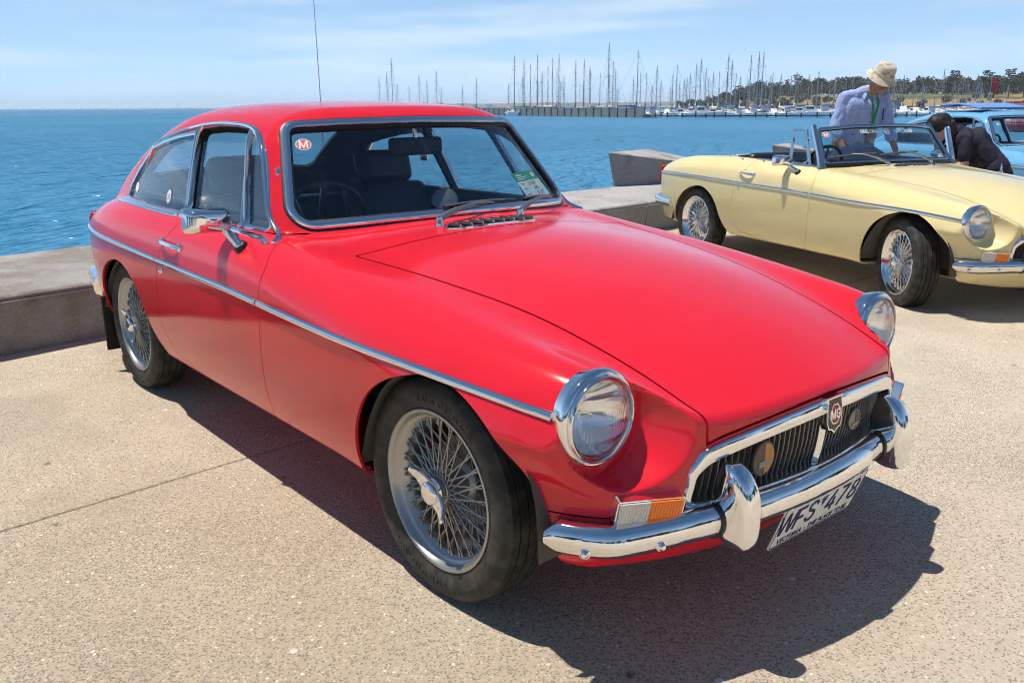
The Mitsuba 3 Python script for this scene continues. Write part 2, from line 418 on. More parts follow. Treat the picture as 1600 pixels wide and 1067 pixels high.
DOOR = np.vstack([curve([(-.838, .90), (-.838, .815), (-.775, .765), (-.772, .70), (-.776, .62), (-.786, .54), (-.80, .45), (-.818, .37), (-.838, .285), (-.845, .262)], .015, 1.5),
                  curve([(-.90, .248), (-1.2, .252), (-1.5, .272), (-1.60, .285), (-1.665, .312), (-1.705, .355), (-1.722, .42), (-1.712, .50), (-1.688, .56), (-1.668, .62), (-1.650, .68), (-1.625, .72), (-1.588, .758), (-1.555, .80), (-1.55, .825), (-1.55, .90)], .015, 2)])
BON_E = arr((-.547, .553), (-.323, .519), (-.14, .492), (.022, .464), (.145, .446), (.36, .422), (.478, .408), (.56, .400), (.60, .390), (.72, .36))
BON_R = arr((-.555, .54), (-.562, .45), (-.552, .33), (-.54, .2), (-.533, .1), (-.53, 0))
_h = curve(BON_E, .02, 2)
_r = curve(BON_R, .02, 2)
_half = np.vstack([_r[::-1], _h])
BONNET = np.vstack([_half, (_half * [1, -1])[::-1]])
LIP = lambda y: .5595 - .245 * y * y - .12 * np.maximum(np.abs(y) - .36, 0)
_ly = np.linspace(-.7, .7, 81)
LIP_POLY = np.vstack([np.stack([_ly, LIP(_ly) + .004], 1), [[.7, 1.2], [-.7, 1.2]]])
# grille outline (y, z), outer and inner edge of its chrome surround
GR_OUT = rpoly(np.vstack([np.stack([np.linspace(-.405, .405, 41), LIP(np.linspace(-.405, .405, 41)) - .004], 1), [[.434, .47], [.436, .40], [.428, .372], [-.428, .372], [-.436, .40], [-.434, .47]]]), .022)
GR_IN = rpoly(np.vstack([np.stack([np.linspace(-.385, .385, 41), LIP(np.linspace(-.385, .385, 41)) - .043], 1), [[.415, .455], [.418, .40], [.410, .386], [-.410, .386], [-.418, .40], [-.415, .455]]]), .016)
WIN_DOOR = rpoly(arr((-.925, .842), (-.985, .93), (-1.045, 1.02), (-1.10, 1.085), (-1.165, 1.125), (-1.26, 1.148), (-1.4, 1.157), (-1.55, 1.157), (-1.706, 1.146), (-1.668, .99), (-1.619, .842)), .02)
WIN_Q = rpoly(arr((-1.735, 1.125), (-1.92, 1.106), (-2.08, 1.082), (-2.215, 1.055), (-2.35, .958), (-2.455, .868), (-2.475, .846), (-1.64, .843), (-1.69, .98)), .025)
WS = rpoly(arr((.573, .868), (.522, 1.01), (.470, 1.148), (.30, 1.155), (0, 1.160), (-.30, 1.155), (-.470, 1.148), (-.522, 1.01), (-.573, .868), (-.3, .880), (0, .886), (.3, .880)), .032, 8)
HATCH = rpoly(arr((-2.27, .39), (-2.27, -.39), (-2.68, -.43), (-2.68, .43)), .05)
def ws_cut(P, depth=.16):
    # x runs along the normal from each (y, z) on the glass: bend the prism's two ends on to the glass
    Q = resample(P, .02, True)
    g = lambda s: np.stack([x_ws(Q[:, 0], Q[:, 1]) + s * .743, Q[:, 0], Q[:, 1] + s * .669], 1)
    V, F = loft([g(-depth), g(-depth / 2), g(0), g(depth / 2), g(depth)], True)
    return man(V, F)
TUB = rpoly(arr((-.93, .585), (-.93, -.585), (-1.6, -.60), (-1.90, -.56), (-2.02, -.46), (-2.05, 0), (-2.02, .46), (-1.90, .56), (-1.6, .60)), .09)
def build_body(f, gt, fine):
    outer = skin(f, 0, fine).simplify(8e-5)
    inner = skin(f, -SHELL, fine * .55).simplify(4e-4)
    sh = outer - inner
    cuts = []
    for P in (ARCH_F, ARCH_R):
        cuts += [prism(P, 'y', .42, .95), prism(P, 'y', -.95, -.42)]
    cuts += [prism(GR_OUT * [.985, 1] + [0, 0], 'x', .50, .9)]
    for s in (-1, 1):
        cuts.append(m3.Manifold.cylinder(.20, .080, .080, 64).rotate([0, 90, 0]).translate([.424, s * HL[0], HL[1] - .004]))
    wins = []
    if gt:
        wins = [ws_cut(WS), prism(HATCH, 'z', .86, 1.4)]
        for P in (WIN_DOOR, WIN_Q):
            wins += [prism(P, 'y', .35, .9), prism(P, 'y', -.9, -.35)]
    else:
        wins = [prism(TUB, 'z', .6, 1.2)]
    gaps = m3.Manifold.batch_boolean(cuts, m3.OpType.Add)
    win = m3.Manifold.batch_boolean(wins, m3.OpType.Add)
    zcut = .838 if gt else .95
    def door(e):
        P = np.asarray(sg.Polygon(DOOR).buffer(e).exterior.coords)[:-1]
        P = np.asarray(sg.Polygon(P).intersection(sg.box(-9, -9, 9, zcut + (e if gt else 0))).exterior.coords)[:-1]
        return prism(P, 'y', -.95, -.50 if gt else -.585)
    def bon(e):
        P = np.asarray(sg.Polygon(BONNET).buffer(e).exterior.coords)[:-1]
        Q = np.asarray(sg.Polygon(LIP_POLY).buffer(e).exterior.coords)[:-1]
        return prism(P, 'z', .4, 1.2) ^ prism(Q, 'x', -.75, 1.0)
    seam = prism(np.asarray(sg.LineString([(.2, .383), (1.2, .383)]).buffer(.002).exterior.coords)[:-1], 'y', .50, 1) + \
           prism(np.asarray(sg.LineString([(.2, .383), (1.2, .383)]).buffer(.002).exterior.coords)[:-1], 'y', -1, -.50)
    dr_, dl_ = door(.0022), door(.0022).mirror([0, 1, 0])
    body = sh - (gaps + win + dr_ + dl_ + bon(.0036) + seam)
    body = max(body.decompose(), key=lambda m: m.num_tri()) if False else body
    d_r = (sh ^ door(-.0012)) - win
    bonnet = sh ^ bon(-.0030)
    liner = None
    if gt:
        liner = (skin(f, -SHELL - .003, fine * .45).simplify(4e-4) - skin(f, -SHELL - .010, fine * .45).simplify(4e-4)) - (win + gaps)
        liner = liner - prism(arr((-.70, -2), (1.5, -2), (1.5, 2), (-.70, 2)), 'z', -1, 2)
    dl = dress(d_r, f)
    return dict(body=dress(body, f), door=dl, door_l=mirror(dl), bonnet=dress(bonnet, f), liner=None if liner is None else m_arr(liner))
def well(P, side):
    """black wheel housing just inside the arch"""
    Q = P[P[:, 1] > .25]
    x0 = Q[:, 0].mean()
    lo = np.stack([x0 + (Q[:, 0] - x0) * 1.03, 0 * Q[:, 0], Q[:, 1] + .008], 1)
    a, b = lo + [0, .70 * side, 0], lo + [0, .40 * side, 0]
    c = np.stack([lo[:, 0], 0 * lo[:, 0] + .40 * side, 0 * lo[:, 0] + .25], 1)
    return np.vstack([a, b, c]), tri(grid_faces(3, len(lo)))
# ------------------------------------------------------------------ car parts: lists of (key, shape, material)
CH_STRIP = arr((-.011, 0), (-.0095, .006), (-.004, .0105), (.004, .0105), (.0095, .006), (.011, 0))
def bead(w, h, k=7):
    a = np.linspace(np.pi, 0, k)
    return np.stack([w / 2 * np.cos(a), h * np.sin(a)], 1)
def both(lst, key, mesh, bsdf, smooth=35):
    lst.append((key, shape(mesh, smooth), bsdf))
    lst.append((key, shape(mirror(mesh), smooth), bsdf))
def wheel_parts(tread_text=False):
    """outer face towards -y, hub plane at y = -.073 from the tyre's middle; axis through the origin"""
    out = []
    R = .2926
    # tyre
    w, h = .078, R - .210
    pr = [(.207, -.058), (.214, -.068), (.222, -.0715), (.238, -.079), (.256, -.0805), (.271, -.077), (.280, -.070), (.286, -.064)]
    tr = []
    for y in (-.062, -.0435, -.0425, -.0395, -.0385, -.0175, -.0165, -.0125, -.0115, .0115, .0125, .0165, .0175, .0385, .0395, .0425, .0435, .062):
        groove = any(abs(abs(y) - c) < .0022 for c in (.0145, .041))
        tr.append((R - .007 - 1.3 * y * y if groove else R - 1.3 * y * y, y))
    prof = pr + tr + [(a, -b) for a, b in pr[::-1]] + [(.19, .05), (.19, -.05)]
    V, F = lathe(prof, 120, 'y')
    tyre = [(V, F)]
    if tread_text:
        for txt, a0, hh, rr in (('YOKOHAMA', -104, .022, .247), ('YOKOHAMA', 76, .022, .247)):
            for i, ch in enumerate(txt):
                a = math.radians(a0 - 7.2 * (i - 3.5))
                er, et = arr(math.cos(a), 0, math.sin(a)), arr(math.sin(a), 0, -math.cos(a))
                s = 1
                tyre.append(text3(ch, hh, er * rr + [0, -.0800, 0], et, er, .0012, True))
    out.append(('tyre', shape(join(tyre), 30), 'tyre'))
    rim = [(.2085, -.060), (.212, -.066), (.2105, -.0705), (.2055, -.0715), (.201, -.069), (.197, -.060), (.193, -.052), (.1885, -.050), (.184, -.046), (.178, -.036), (.170, -.028), (.168, -.012), (.172, .012), (.182, .05), (.186, .052), (.176, .0), (.174, -.02), (.190, -.045), (.2, -.056)]
    out.append(('rim', shape(lathe(rim, 96, 'y'), 40), 'wheel_silver'))
    hub = [(.0, -.062), (.034, -.062), (.038, -.058), (.039, -.05), (.036, -.04), (.041, .01), (.052, .02), (.055, .03), (.055, .05), (0, .05)]
    out.append(('hub', shape(lathe(hub, 36, 'y'), 35), 'wheel_silver'))
    disc = [(.0, .045), (.075, .045), (.078, .034), (.118, .034), (.120, .036), (.120, .05), (0, .06)]
    out.append(('brake_drum', shape(lathe(disc, 48, 'y'), 35), 'steel'))
    sp = []
    def spoke(r0, a0, y0, r1, a1, y1):
        p = arr(r0 * math.cos(a0), y0, r0 * math.sin(a0)); q = arr(r1 * math.cos(a1), y1, r1 * math.sin(a1))
        d = q - p
        body = tube([p, p + d * .5, q], .0023, 6)
        nip = tube([q - d * .085, q - d * .02, q + d * .004], arr(.0038, .0042, .0048), 6)
        sp.append(join([body, nip]))
    for i in range(24):
        a = 2 * np.pi * i / 24
        for s in (-1, 1):
            spoke(.037, a - s * .10, -.052, .1795, a + s * .30 + .08, -.036)
    for i in range(24):
        a = 2 * np.pi * (i + .5) / 24
        for s in (-1, 1):
            spoke(.052, a - s * .2, .024, .170, a + s * .16, -.024)
    # knock-off nut with two curved ears
    nut = lathe([(0, -.098), (.018, -.0975), (.027, -.0945), (.031, -.089), (.032, -.079), (.037, -.075), (.038, -.062), (.0, -.060)], 40, 'y')
    e = arr(-.79, 0, .61); t = arr(.61, 0, .79)
    ears = []
    for s in (-1, 1):
        m = m3.Manifold.batch_boolean([balls([s * e * .022 + t * k * .019 + arr(0, -.079, 0) for k in (-1, 1)] + [s * e * .055 + t * k * .012 + arr(0, -.083, 0) for k in (-1, 1)], .0065, 10),
                                       balls([s * e * .055 + t * k * .012 + arr(0, -.083, 0) for k in (-1, 1)] + [s * e * .080 + t * k * .004 + arr(0, -.098, 0) for k in (-1, 1)], .0058, 10)], m3.OpType.Add)
        ears.append(m_arr(m))
    out.append(('knock_off_nut', shape(join([nut] + ears), 45), 'chrome'))
    return out, [shape(s, 40) for s in sp], join(sp)
def lamp_parts():
    """headlamp at its own origin, facing +x"""
    bez = lathe([(.100, -.03), (.1062, -.006), (.1075, .001), (.1068, .008), (.1042, .0128), (.1008, .0148), (.0985, .0142), (.0977, .0118), (.0968, .0120), (.0964, .0175), (.0948, .0225), (.0926, .0240), (.0908, .0222), (.0896, .017), (.0896, -.02), (.098, -.03)], 80, 'x')
    lip = []
    r = np.linspace(0, .0893, 44)
    th = np.linspace(0, 2 * np.pi, 96, endpoint=False)
    Rr, Tt = np.meshgrid(r, th, indexing='ij')
    y, z = Rr * np.cos(Tt), Rr * np.sin(Tt)
    dome = .016 + .034 * (1 - (Rr / .0893) ** 2)
    rib = .0010 * np.abs(np.sin(np.pi * y / .0075)) * (np.abs(z) < .05) + .0016 * np.abs(np.sin(np.pi * z / .034))
    rib = rib * (Rr < .083)
    oV = np.stack([dome, y, z], -1).reshape(-1, 3)
    iV = np.stack([dome - .0032 - rib, y, z], -1).reshape(-1, 3)
    n, m = Rr.shape
    F = tri(grid_faces(n, m, False, True))
    e = (n - 1) * m + np.arange(m)
    rim_ = np.vstack([np.stack([e, np.roll(e, -1), np.roll(e, -1) + n * m], 1), np.stack([e, np.roll(e, -1) + n * m, e + n * m], 1)])
    lens = fixed(np.vstack([oV, iV]), np.vstack([F, F[:, ::-1] + n * m, rim_]))
    rr = np.linspace(.012, .0795, 16)
    bowl = lathe(np.stack([rr, -.058 + (rr / .0795) ** 2 * .066], 1), 64, 'x', False)
    bulb = lathe([(0, -.012), (.006, -.014), (.010, -.022), (.011, -.035), (.011, -.064), (.016, -.064), (0, -.066)], 24, 'x')
    return [('bezel', shape(bez, 35), 'chrome'), ('reflector', shape(bowl, True), 'reflector'), ('bulb', shape(bulb, 40), 'dull_chrome'), ('lens', shape(lens, 50), 'lens_glass')]
def bumper_plan(y):
    y = np.abs(y)
    return .682 - .30 * y ** 2 - 8.5 * np.maximum(y - .60, 0) ** 2
def front_parts(f):
    L = []
    # grille surround: a chrome ring that follows the nose
    O, I = resample(GR_OUT, .012, True), None
    n = len(O)
    gi = sg.LinearRing(GR_IN); go = sg.LinearRing(GR_OUT)
    from shapely.ops import nearest_points
    # pair the loops by the fraction of their length from the top middle
    def start(P):
        P = resample(P, .004, True)
        k = np.argmin(np.abs(P[:, 0]) - (P[:, 1] > .45) * 10)
        return np.roll(P, -k, 0)
    A, Bq = resample(start(GR_OUT), .01, True), None
    Bq = resample(start(GR_IN), .01, True)
    m = 200
    def rs(P):
        P = np.vstack([P, P[:1]]); s = np.r_[0, np.cumsum(np.linalg.norm(np.diff(P, axis=0), axis=1))]
        q = np.linspace(0, s[-1], m, endpoint=False)
        return np.stack([np.interp(q, s, P[:, k]) for k in (0, 1)], 1)
    A = rs(A)
    # nearest inner point in the same angular order
    ang = lambda P: np.unwrap(np.arctan2((P[:, 1] - .45) * 5.5, P[:, 0]))
    aB, aA = ang(Bq), ang(A)
    if aB[-1] < aB[0]:
        Bq = Bq[::-1]; aB = ang(Bq)
    if aA[-1] < aA[0]:
        A = A[::-1]; aA = ang(A)
    k0 = np.argmin(np.abs((aB - aA[0] + np.pi) % (2 * np.pi) - np.pi))
    Bq = np.roll(Bq, -k0, 0); aB = ang(Bq); aB += np.round((aA[0] - aB[0]) / (2 * np.pi)) * 2 * np.pi
    per = 2 * np.pi
    Bq = np.stack([np.interp(aA, np.r_[aB - per, aB, aB + per], np.tile(Bq[:, k], 3)) for k in (0, 1)], 1)
    def nose(y, z):
        return .657 - .35 * y * y - 1.15 * np.maximum(.50 - z, 0) ** 2
    loops = []
    for s, h in ((0, -.03), (0, .004), (.12, .009), (.5, .012), (.85, .008), (1, .001), (1, -.05)):
        Q = A + (Bq - A) * s
        loops.append(np.stack([nose(Q[:, 0], np.minimum(Q[:, 1], .50)) + h - .10 * np.maximum(Q[:, 1] - .52, 0), Q[:, 0], Q[:, 1]], 1))
    L.append(('grille_surround', shape(loft(loops), 30), 'chrome'))
    ys = np.linspace(-.404, .404, 45)
    for y in ys:
        zt = LIP(y) - .036 - .02 * (abs(y) > .39)
        zz = np.linspace(.376, zt, 5)
        x = nose(y, zz) - .030
        P = np.stack([x, 0 * x + y, zz], 1)
        L.append(('grille__slat', shape(sweep(P, arr(1, 0, 0), arr((-.0018, -.010), (-.0022, .004), (-.001, .0065), (.001, .0065), (.0022, .004), (.0018, -.010))), 30), 'slat_metal'))
    yy = np.linspace(-.43, .43, 30)
    V = np.vstack([np.stack([nose(yy, .45 + 0 * yy) - .065, yy, 0 * yy + z], 1) for z in (.36, .56)])
    L.append(('grille__backing', shape((V, tri(grid_faces(2, 30)))), 'underseal'))
    zz = np.linspace(.372, .53, 7)
    P = np.stack([nose(0, zz) - .012, 0 * zz, zz], 1)
    L.append(('grille__centre_bar', shape(sweep(P, arr(1, 0, 0), arr((-.011, -.02), (-.011, .0), (0, .010), (.011, .0), (.011, -.02))), 20), 'chrome'))
    # badge: shield, dark field, octagon, letters
    o = arr(nose(0, .5) + .013, 0, .5145)
    ex, ey, ez = arr(0, 1, 0), nrm([-.06, 0, 1]), nrm([1, 0, .06])
    sh = arr((-.032, .046), (.032, .046), (.030, .034), (.033, .020), (.0315, -.018), (.026, -.031), (.012, -.035), (0, -.044), (-.012, -.035), (-.026, -.031), (-.0315, -.018), (-.033, .020), (-.030, .034))
    M = frame(o, ex, ey, ez)
    def plate(P, lo, hi):
        return xf(m_arr(prism(P, 'z', lo, hi)), M)
    L.append(('badge', shape(plate(sh, -.016, .004)), 'chrome'))
    inn = np.asarray(sg.Polygon(sh).buffer(-.0042).exterior.coords)[:-1]
    L.append(('badge__field', shape(plate(inn, .002, .0048)), 'badge_brown'))
    a = np.pi / 8 + np.arange(8) * np.pi / 4
    oc = np.stack([.0235 * np.cos(a), .0265 * np.sin(a) + .004], 1)
    L.append(('badge__octagon', shape(plate(oc, .003, .0056)), 'chrome'))
    L.append(('badge__octagon_field', shape(plate(oc * .88 + [0, .0005], .004, .0060)), 'badge_red'))
    tx = text3('MG', .023, o + ez * .0058 + ey * .0045, ex * .80, ey, .0012, True)
    L.append(('badge__lettering', shape(tx), 'chrome'))
    # two club badges behind the slats
    for y, r, cols in ((-.206, .042, ('badge_brown', 'badge_orange')), (.186, .028, ('slat_metal', 'badge_brown'))):
        c = arr(nose(y, .45) - .016, y, .447)
        d = lathe([(0, -.004), (r, -.004), (r, .001), (r * .93, .003), (0, .003)], 40, 'x')
        L.append(('grille__club_badge', shape((d[0] + c, d[1]), 30), cols[0]))
        hp = [(0, r * .86)] + [(r * .86 * math.sin(t), r * .86 * math.cos(t)) for t in np.linspace(0, math.pi, 16)[1:]]
        hm = xf(m_arr(prism(hp, 'z', 0, .001)), frame(c + [.003, 0, 0], arr(0, 1, 0), arr(0, 0, 1), arr(1, 0, 0)))
        L.append(('grille__club_badge__field', shape(hm), cols[1]))
        L.append(('grille__club_badge__band', shape(box(c[0] + .0035, c[1], c[2] - .012, .002, r * 1.0, r * .36)), 'slat_metal'))
    # bumper
    t = np.linspace(-1, 1, 90)
    y = .708 * np.sin(t * np.pi / 2 * .97) / math.sin(np.pi / 2 * .97)
    P = np.stack([bumper_plan(y), y, 0 * y + .343], 1)
    tg = nrm(np.gradient(P, axis=0))
    N = np.stack([tg[:, 1], -tg[:, 0], 0 * y], 1)
    ang = np.radians(np.linspace(-80, 82, 15))
    face = np.stack([.0385 * np.sin(ang) / math.sin(math.radians(80)), -.036 + .038 * np.cos(ang) ** .9], 1)
    face = np.vstack([[-.034, -.048], face, [.030, -.054]])
    back = (face - [0, .003])[::-1] * [.97, 1] - [0, .004]
    prof = np.vstack([face, back])
    sc = 1 - .55 * sstep(.90, 1.0, np.abs(t))
    if nrm(np.cross(tg[45], N[45]))[2] < 0:
        prof = prof * [-1, 1]
    L.append(('front_bumper', shape(sweep(P, N, prof, False, sc), 40), 'chrome'))
    for yy_, zz_ in ((-.665, .326), (-.525, .330), (.525, .330), (.665, .326)):
        q = arr(bumper_plan(yy_), yy_, zz_); k = np.argmin(np.abs(y - yy_))
        d = lathe([(0, .012), (.005, .0115), (.008, .008), (.0095, .003), (.0125, .0015), (.0125, -.006), (0, -.006)], 20, 'x')
        M = frame(q, N[k], np.cross([0, 0, 1], N[k]), arr(0, 0, 1))
        L.append(('front_bumper__bolt', shape(xf(d, M), 35), 'chrome'))
    for s in (-1, 1):
        y0 = .338 * s
        # outline seen from the side: front edge and back edge at each height, half width, corner radius
        rows = []
        for z, xa, xb, hw in ((.286, .650, .676, .012), (.291, .632, .690, .022), (.305, .618, .699, .0285), (.335, .606, .7035, .0315), (.37, .600, .7045, .032), (.405, .600, .700, .0315), (.43, .602, .692, .0295), (.450, .606, .680, .0265), (.466, .612, .664, .022), (.476, .620, .646, .014)):
            a = np.linspace(0, 2 * np.pi, 48, endpoint=False)
            ca, sa = np.cos(a), np.sin(a)
            e = 2 / 3.2
            xx = (xa + xb) / 2 + (xb - xa) / 2 * np.sign(ca) * np.abs(ca) ** e
            yq = y0 + hw * np.sign(sa) * np.abs(sa) ** e
            rows.append(np.stack([xx, yq, np.full(48, z)], 1))
        rows = np.array(rows)
        zi = np.linspace(0, len(rows) - 1, 40)
        fine_rows = np.stack([[PchipInterpolator(np.arange(len(rows)), rows[:, j, k])(zi) for k in range(3)] for j in range(48)], 0).transpose(2, 0, 1)
        L.append(('overrider', shape(loft(fine_rows, True), 60), 'chrome'))
        yy2 = y0 + arr(-.036, -.036, .036, .036); 
        for q in (-.0345, .0345):
            an = np.radians(np.linspace(-80, 82, 15))
            xs_ = bumper_plan(y0 + q) + .001 - .036 + .038 * np.cos(an) ** .9; zs_ = .343 + .040 * np.sin(an)
            L.append(('overrider__rubber_seal', shape(sweep(np.stack([xs_, 0 * xs_ + y0 + q, zs_], 1), arr(1, 0, 0), arr((-.003, -.004), (-.003, .003), (.003, .003), (.003, -.004))), 40), 'black_rubber'))
    # indicators
    for s in (-1, 1):
        yv = np.array([.452, .592])
        pa, na = front_pt(f, s * yv, arr(.400, .412))
        c = pa.mean(0); ex = nrm(pa[1] - pa[0]) * s
        ez = nrm(na.mean(0)); ez = nrm(ez - ex * (ex @ ez)); ey = np.cross(ez, ex)
        if s < 0:
            ex = nrm(pa[0] - pa[1])
            ey = np.cross(ez, ex)
        M = frame(c, ex, ey, ez)
        ln = np.linalg.norm(pa[1] - pa[0])
        w, h = ln + .012, .060
        outer = rpoly(arr((-w / 2, -h / 2), (w / 2, -h / 2), (w / 2, h / 2), (-w / 2, h / 2)), .008)
        inn = np.asarray(sg.Polygon(outer).buffer(-.0038).exterior.coords)[:-1]
        fr = prism(outer, 'z', -.03, .026) - prism(inn, 'z', -.005, .05)
        L.append(('indicator__frame', shape(xf(m_arr(fr), M)), 'chrome'))
        mid = -.004
        for nm, a0, a1, mt in (('clear_lens', -w / 2 + .005, mid, 'clear_lens'), ('amber_lens', mid, w / 2 - .005, 'amber')):
            if s > 0:
                a0, a1 = -a1, -a0
            k = 22
            u = np.repeat(np.linspace(a0 + .0005, a1 - .0005, k), 2)[1:-1]
            hgt = .030 + .0012 * (np.arange(len(u)) // 2 % 2)
            pr = np.vstack([np.stack([u, hgt], 1), [[a1 - .0005, 0], [a0 + .0005, 0]]])
            v, ff = poly_mesh(pr, 'y', -h / 2 + .0045, h / 2 - .0045)      # (u, height) drawn in x, z; extruded along y
            L.append((f'indicator__{nm}', shape(xf((v[:, [0, 1, 2]], ff), M)), mt))
    return L
def plate_parts(o, tilt, yc, text=('WFS', '478'), foot='VICTORIA - THE PLACE TO BE'):
    L = []
    ex = arr(0, 1, 0); ey = arr(math.sin(tilt), 0, math.cos(tilt)); ez = np.cross(ex, ey)
    c = arr(o[0], yc, o[1]) - ey * .067
    M = frame(c, ex, ey, ez)
    P = rpoly(arr((-.186, -.067), (.186, -.067), (.186, .067), (-.186, .067)), .010)
    L.append(('number_plate', shape(xf(m_arr(prism(P, 'z', -.0015, .0015)), M)), 'plate_white'))
    bd = prism(np.asarray(sg.Polygon(P).buffer(-.003).exterior.coords)[:-1], 'z', .001, .0022) - prism(np.asarray(sg.Polygon(P).buffer(-.0055).exterior.coords)[:-1], 'z', 0, .01)
    L.append(('number_plate__border', shape(xf(m_arr(bd), M)), 'navy_print'))
    t = []
    for s, x in ((text[0], -.098), (text[1], .098)):
        for i, ch in enumerate(s):
            t.append(text3(ch, .066, c + ez * .0012 + ey * .010 + ex * (x + (i - 1) * .053), ex * .86, ey, .0022, False))
    tr = sg.Polygon([(-.013, .034), (.013, .034), (0, .008)])
    t.append(xf(m_arr(prism(np.asarray(tr.exterior.coords)[:-1], 'z', .001, .0025)), M))
    t.append(xf(m_arr(prism(arr((-.013, .040), (.013, .040), (.013, .037), (-.013, .037)), 'z', .001, .0025)), M))
    t.append(text3(foot, .0155, c + ez * .0012 - ey * .049, ex, ey, .0012, True))
    L.append(('number_plate__lettering', shape(join(t)), 'navy_print'))
    for x in (-.155, .155):
        d = lathe([(0, .004), (.004, .0035), (.0065, .001), (.0065, -.001), (0, -.001)], 14, 'z')
        L.append(('number_plate__screw', shape(xf((d[0] + [x, .055, .0015], d[1]), M), 35), 'dull_chrome'))
    return L
def trim_parts(f):
    """side strips, handles, locks, rear bumper: the same on every car"""
    L = []
    pts = arr((-2.96, .672), (-2.792, .682), (-2.5, .684), (-2.209, .683), (-1.885, .677), (-1.671, .6725), (-1.489, .671), (-1.261, .6675), (-1.018, .664), (-.778, .656), (-.5, .646), (-.191, .639), (-.044, .637), (.134, .630), (.283, .619), (.40, .607), (.437, .603))
    C = curve(pts, .025, 2)
    for a, b, nm in ((-2.96, -1.664, 'rear_side_strip'), (-1.655, -.787, 'door__side_strip'), (-.778, .424, 'front_side_strip')):
        x = np.linspace(a, b, max(12, int((b - a) / .03)))
        p, n = side_pt(f, x, np.interp(x, C[:, 0], C[:, 1]), -.001)
        m = sweep(p, n, CH_STRIP)
        L.append((nm, shape(m, 40), 'chrome'))
        L.append((nm, shape(mirror(m), 40), 'chrome'))
    # door handle: pocket, bar, posts; lock below
    p, n = side_pt(f, [-1.615, -1.53, -1.44], [.748, .746, .744])
    bar = np.stack([p[0] + n[0] * .004, p[0] + n[0] * .020 + [.02, 0, 0], p[1] + n[1] * .027, p[2] + n[2] * .021 - [.02, 0, 0], p[2] + n[2] * .003])
    bar = curve(bar, .01, 1.5)
    hm = sweep(bar, nrm(n.mean(0)), arr((-.009, 0), (-.006, .006), (.006, .006), (.009, 0), (.006, -.005), (-.006, -.005)), False, np.interp(np.linspace(0, 1, len(bar)), [0, .08, .5, .92, 1], [1.0, 1.1, .85, 1.1, .8]))
    both(L, 'door__handle', hm, 'chrome', 50)
    base = join([xf(lathe([(0, .006), (.012, .005), (.016, 0), (0, -.002)], 20, 'y'), frame(p[k], arr(1, 0, 0), -n[k] * -1, np.cross([1, 0, 0], n[k]))) for k in (0, 2)])
    both(L, 'door__handle_base', base, 'chrome', 40)
    q, m_ = side_pt(f, [-1.612], [.640])
    lk = xf(lathe([(0, .010), (.006, .0095), (.0095, .006), (.010, 0), (.010, -.004), (0, -.004)], 20, 'y'), frame(q[0], arr(1, 0, 0), m_[0], np.cross([1, 0, 0], m_[0])))
    both(L, 'door__lock', lk, 'chrome', 40)
    # rear bumper
    t = np.linspace(-1, 1, 70)
    y = .735 * np.sin(t * np.pi / 2 * .97) / math.sin(np.pi / 2 * .97)
    x = -3.19 + .22 * y ** 2 + 22 * np.maximum(np.abs(y) - .60, 0) ** 2
    P = np.stack([x, y, 0 * y + .415], 1)
    tg = nrm(np.gradient(P, axis=0)); N = np.stack([-tg[:, 1], tg[:, 0], 0 * y], 1)
    face = arr((-.046, -.030), (-.036, -.006), (-.015, .002), (.015, .002), (.036, -.008), (.046, -.040))
    prof = np.vstack([face, (face - [0, .004])[::-1] * .96])
    L.append(('rear_bumper', shape(sweep(P, N, prof), 40), 'chrome'))
    lens = []
    for s in (-1, 1):
        g = balls([(-3.02, s * .60, .60), (-3.06, s * .53, .60), (-3.00, s * .60, .70), (-3.04, s * .54, .70)], .032, 12)
        L.append(('tail_lamp', shape(m_arr(g), 50), 'red_lens'))
    return L
def cab_pt(x, z, off=0.0):
    p, n = side_pt(f_gt, x, z)
    n = nrm(n * [1, 1, 0] + [0, 0, 1e-9]) if False else n
    return p + off * n, n
def loop_off(P, e, step=.012):
    Q = np.asarray(sg.Polygon(P).buffer(e, quad_segs=12).exterior.coords)[:-1]
    if not sg.Polygon(Q).exterior.is_ccw:
        Q = Q[::-1]
    k = np.argmax(Q[:, 0] - 3 * np.abs(Q[:, 1] - Q[:, 1].mean()))
    return np.roll(Q, -k, 0)
def even(Q, m):
    Q = np.vstack([Q, Q[:1]]); s = np.r_[0, np.cumsum(np.linalg.norm(np.diff(Q, axis=0), axis=1))]
    q = np.linspace(0, s[-1], m, endpoint=False)
    return np.stack([np.interp(q, s, Q[:, k]) for k in (0, 1)], 1)
def ws_map(Q, h):
    d = arr(.743, 0, .669)
    return np.stack([x_ws(Q[:, 0], Q[:, 1]), Q[:, 0], Q[:, 1]], 1) + h * d
def sheet(P, fn, m=160, k=9):
    """thin surface filling the outline: loops shrunk to its middle, mapped by fn"""
    Q = even(P, m); c = arr((Q[:, 0].min() + Q[:, 0].max()) / 2, (Q[:, 1].min() + Q[:, 1].max()) / 2)
    L = [fn(c + (Q - c) * s) for s in np.linspace(1, .02, k)]
    V, F = loft(L)
    n = len(Q)
    V = np.vstack([V, L[-1].mean(0)])
    i = np.arange(n)
    return V, np.vstack([F, np.stack([np.full(n, len(V) - 1), (k - 1) * n + i, (k - 1) * n + (i + 1) % n], 1)])
def ring(P, prof, fn, m=220):
    """closed moulding round an outline: prof = (offset, height)"""
    L = [fn(even(loop_off(P, e), m), h) for e, h in prof]
    return loft(L + [L[0]])
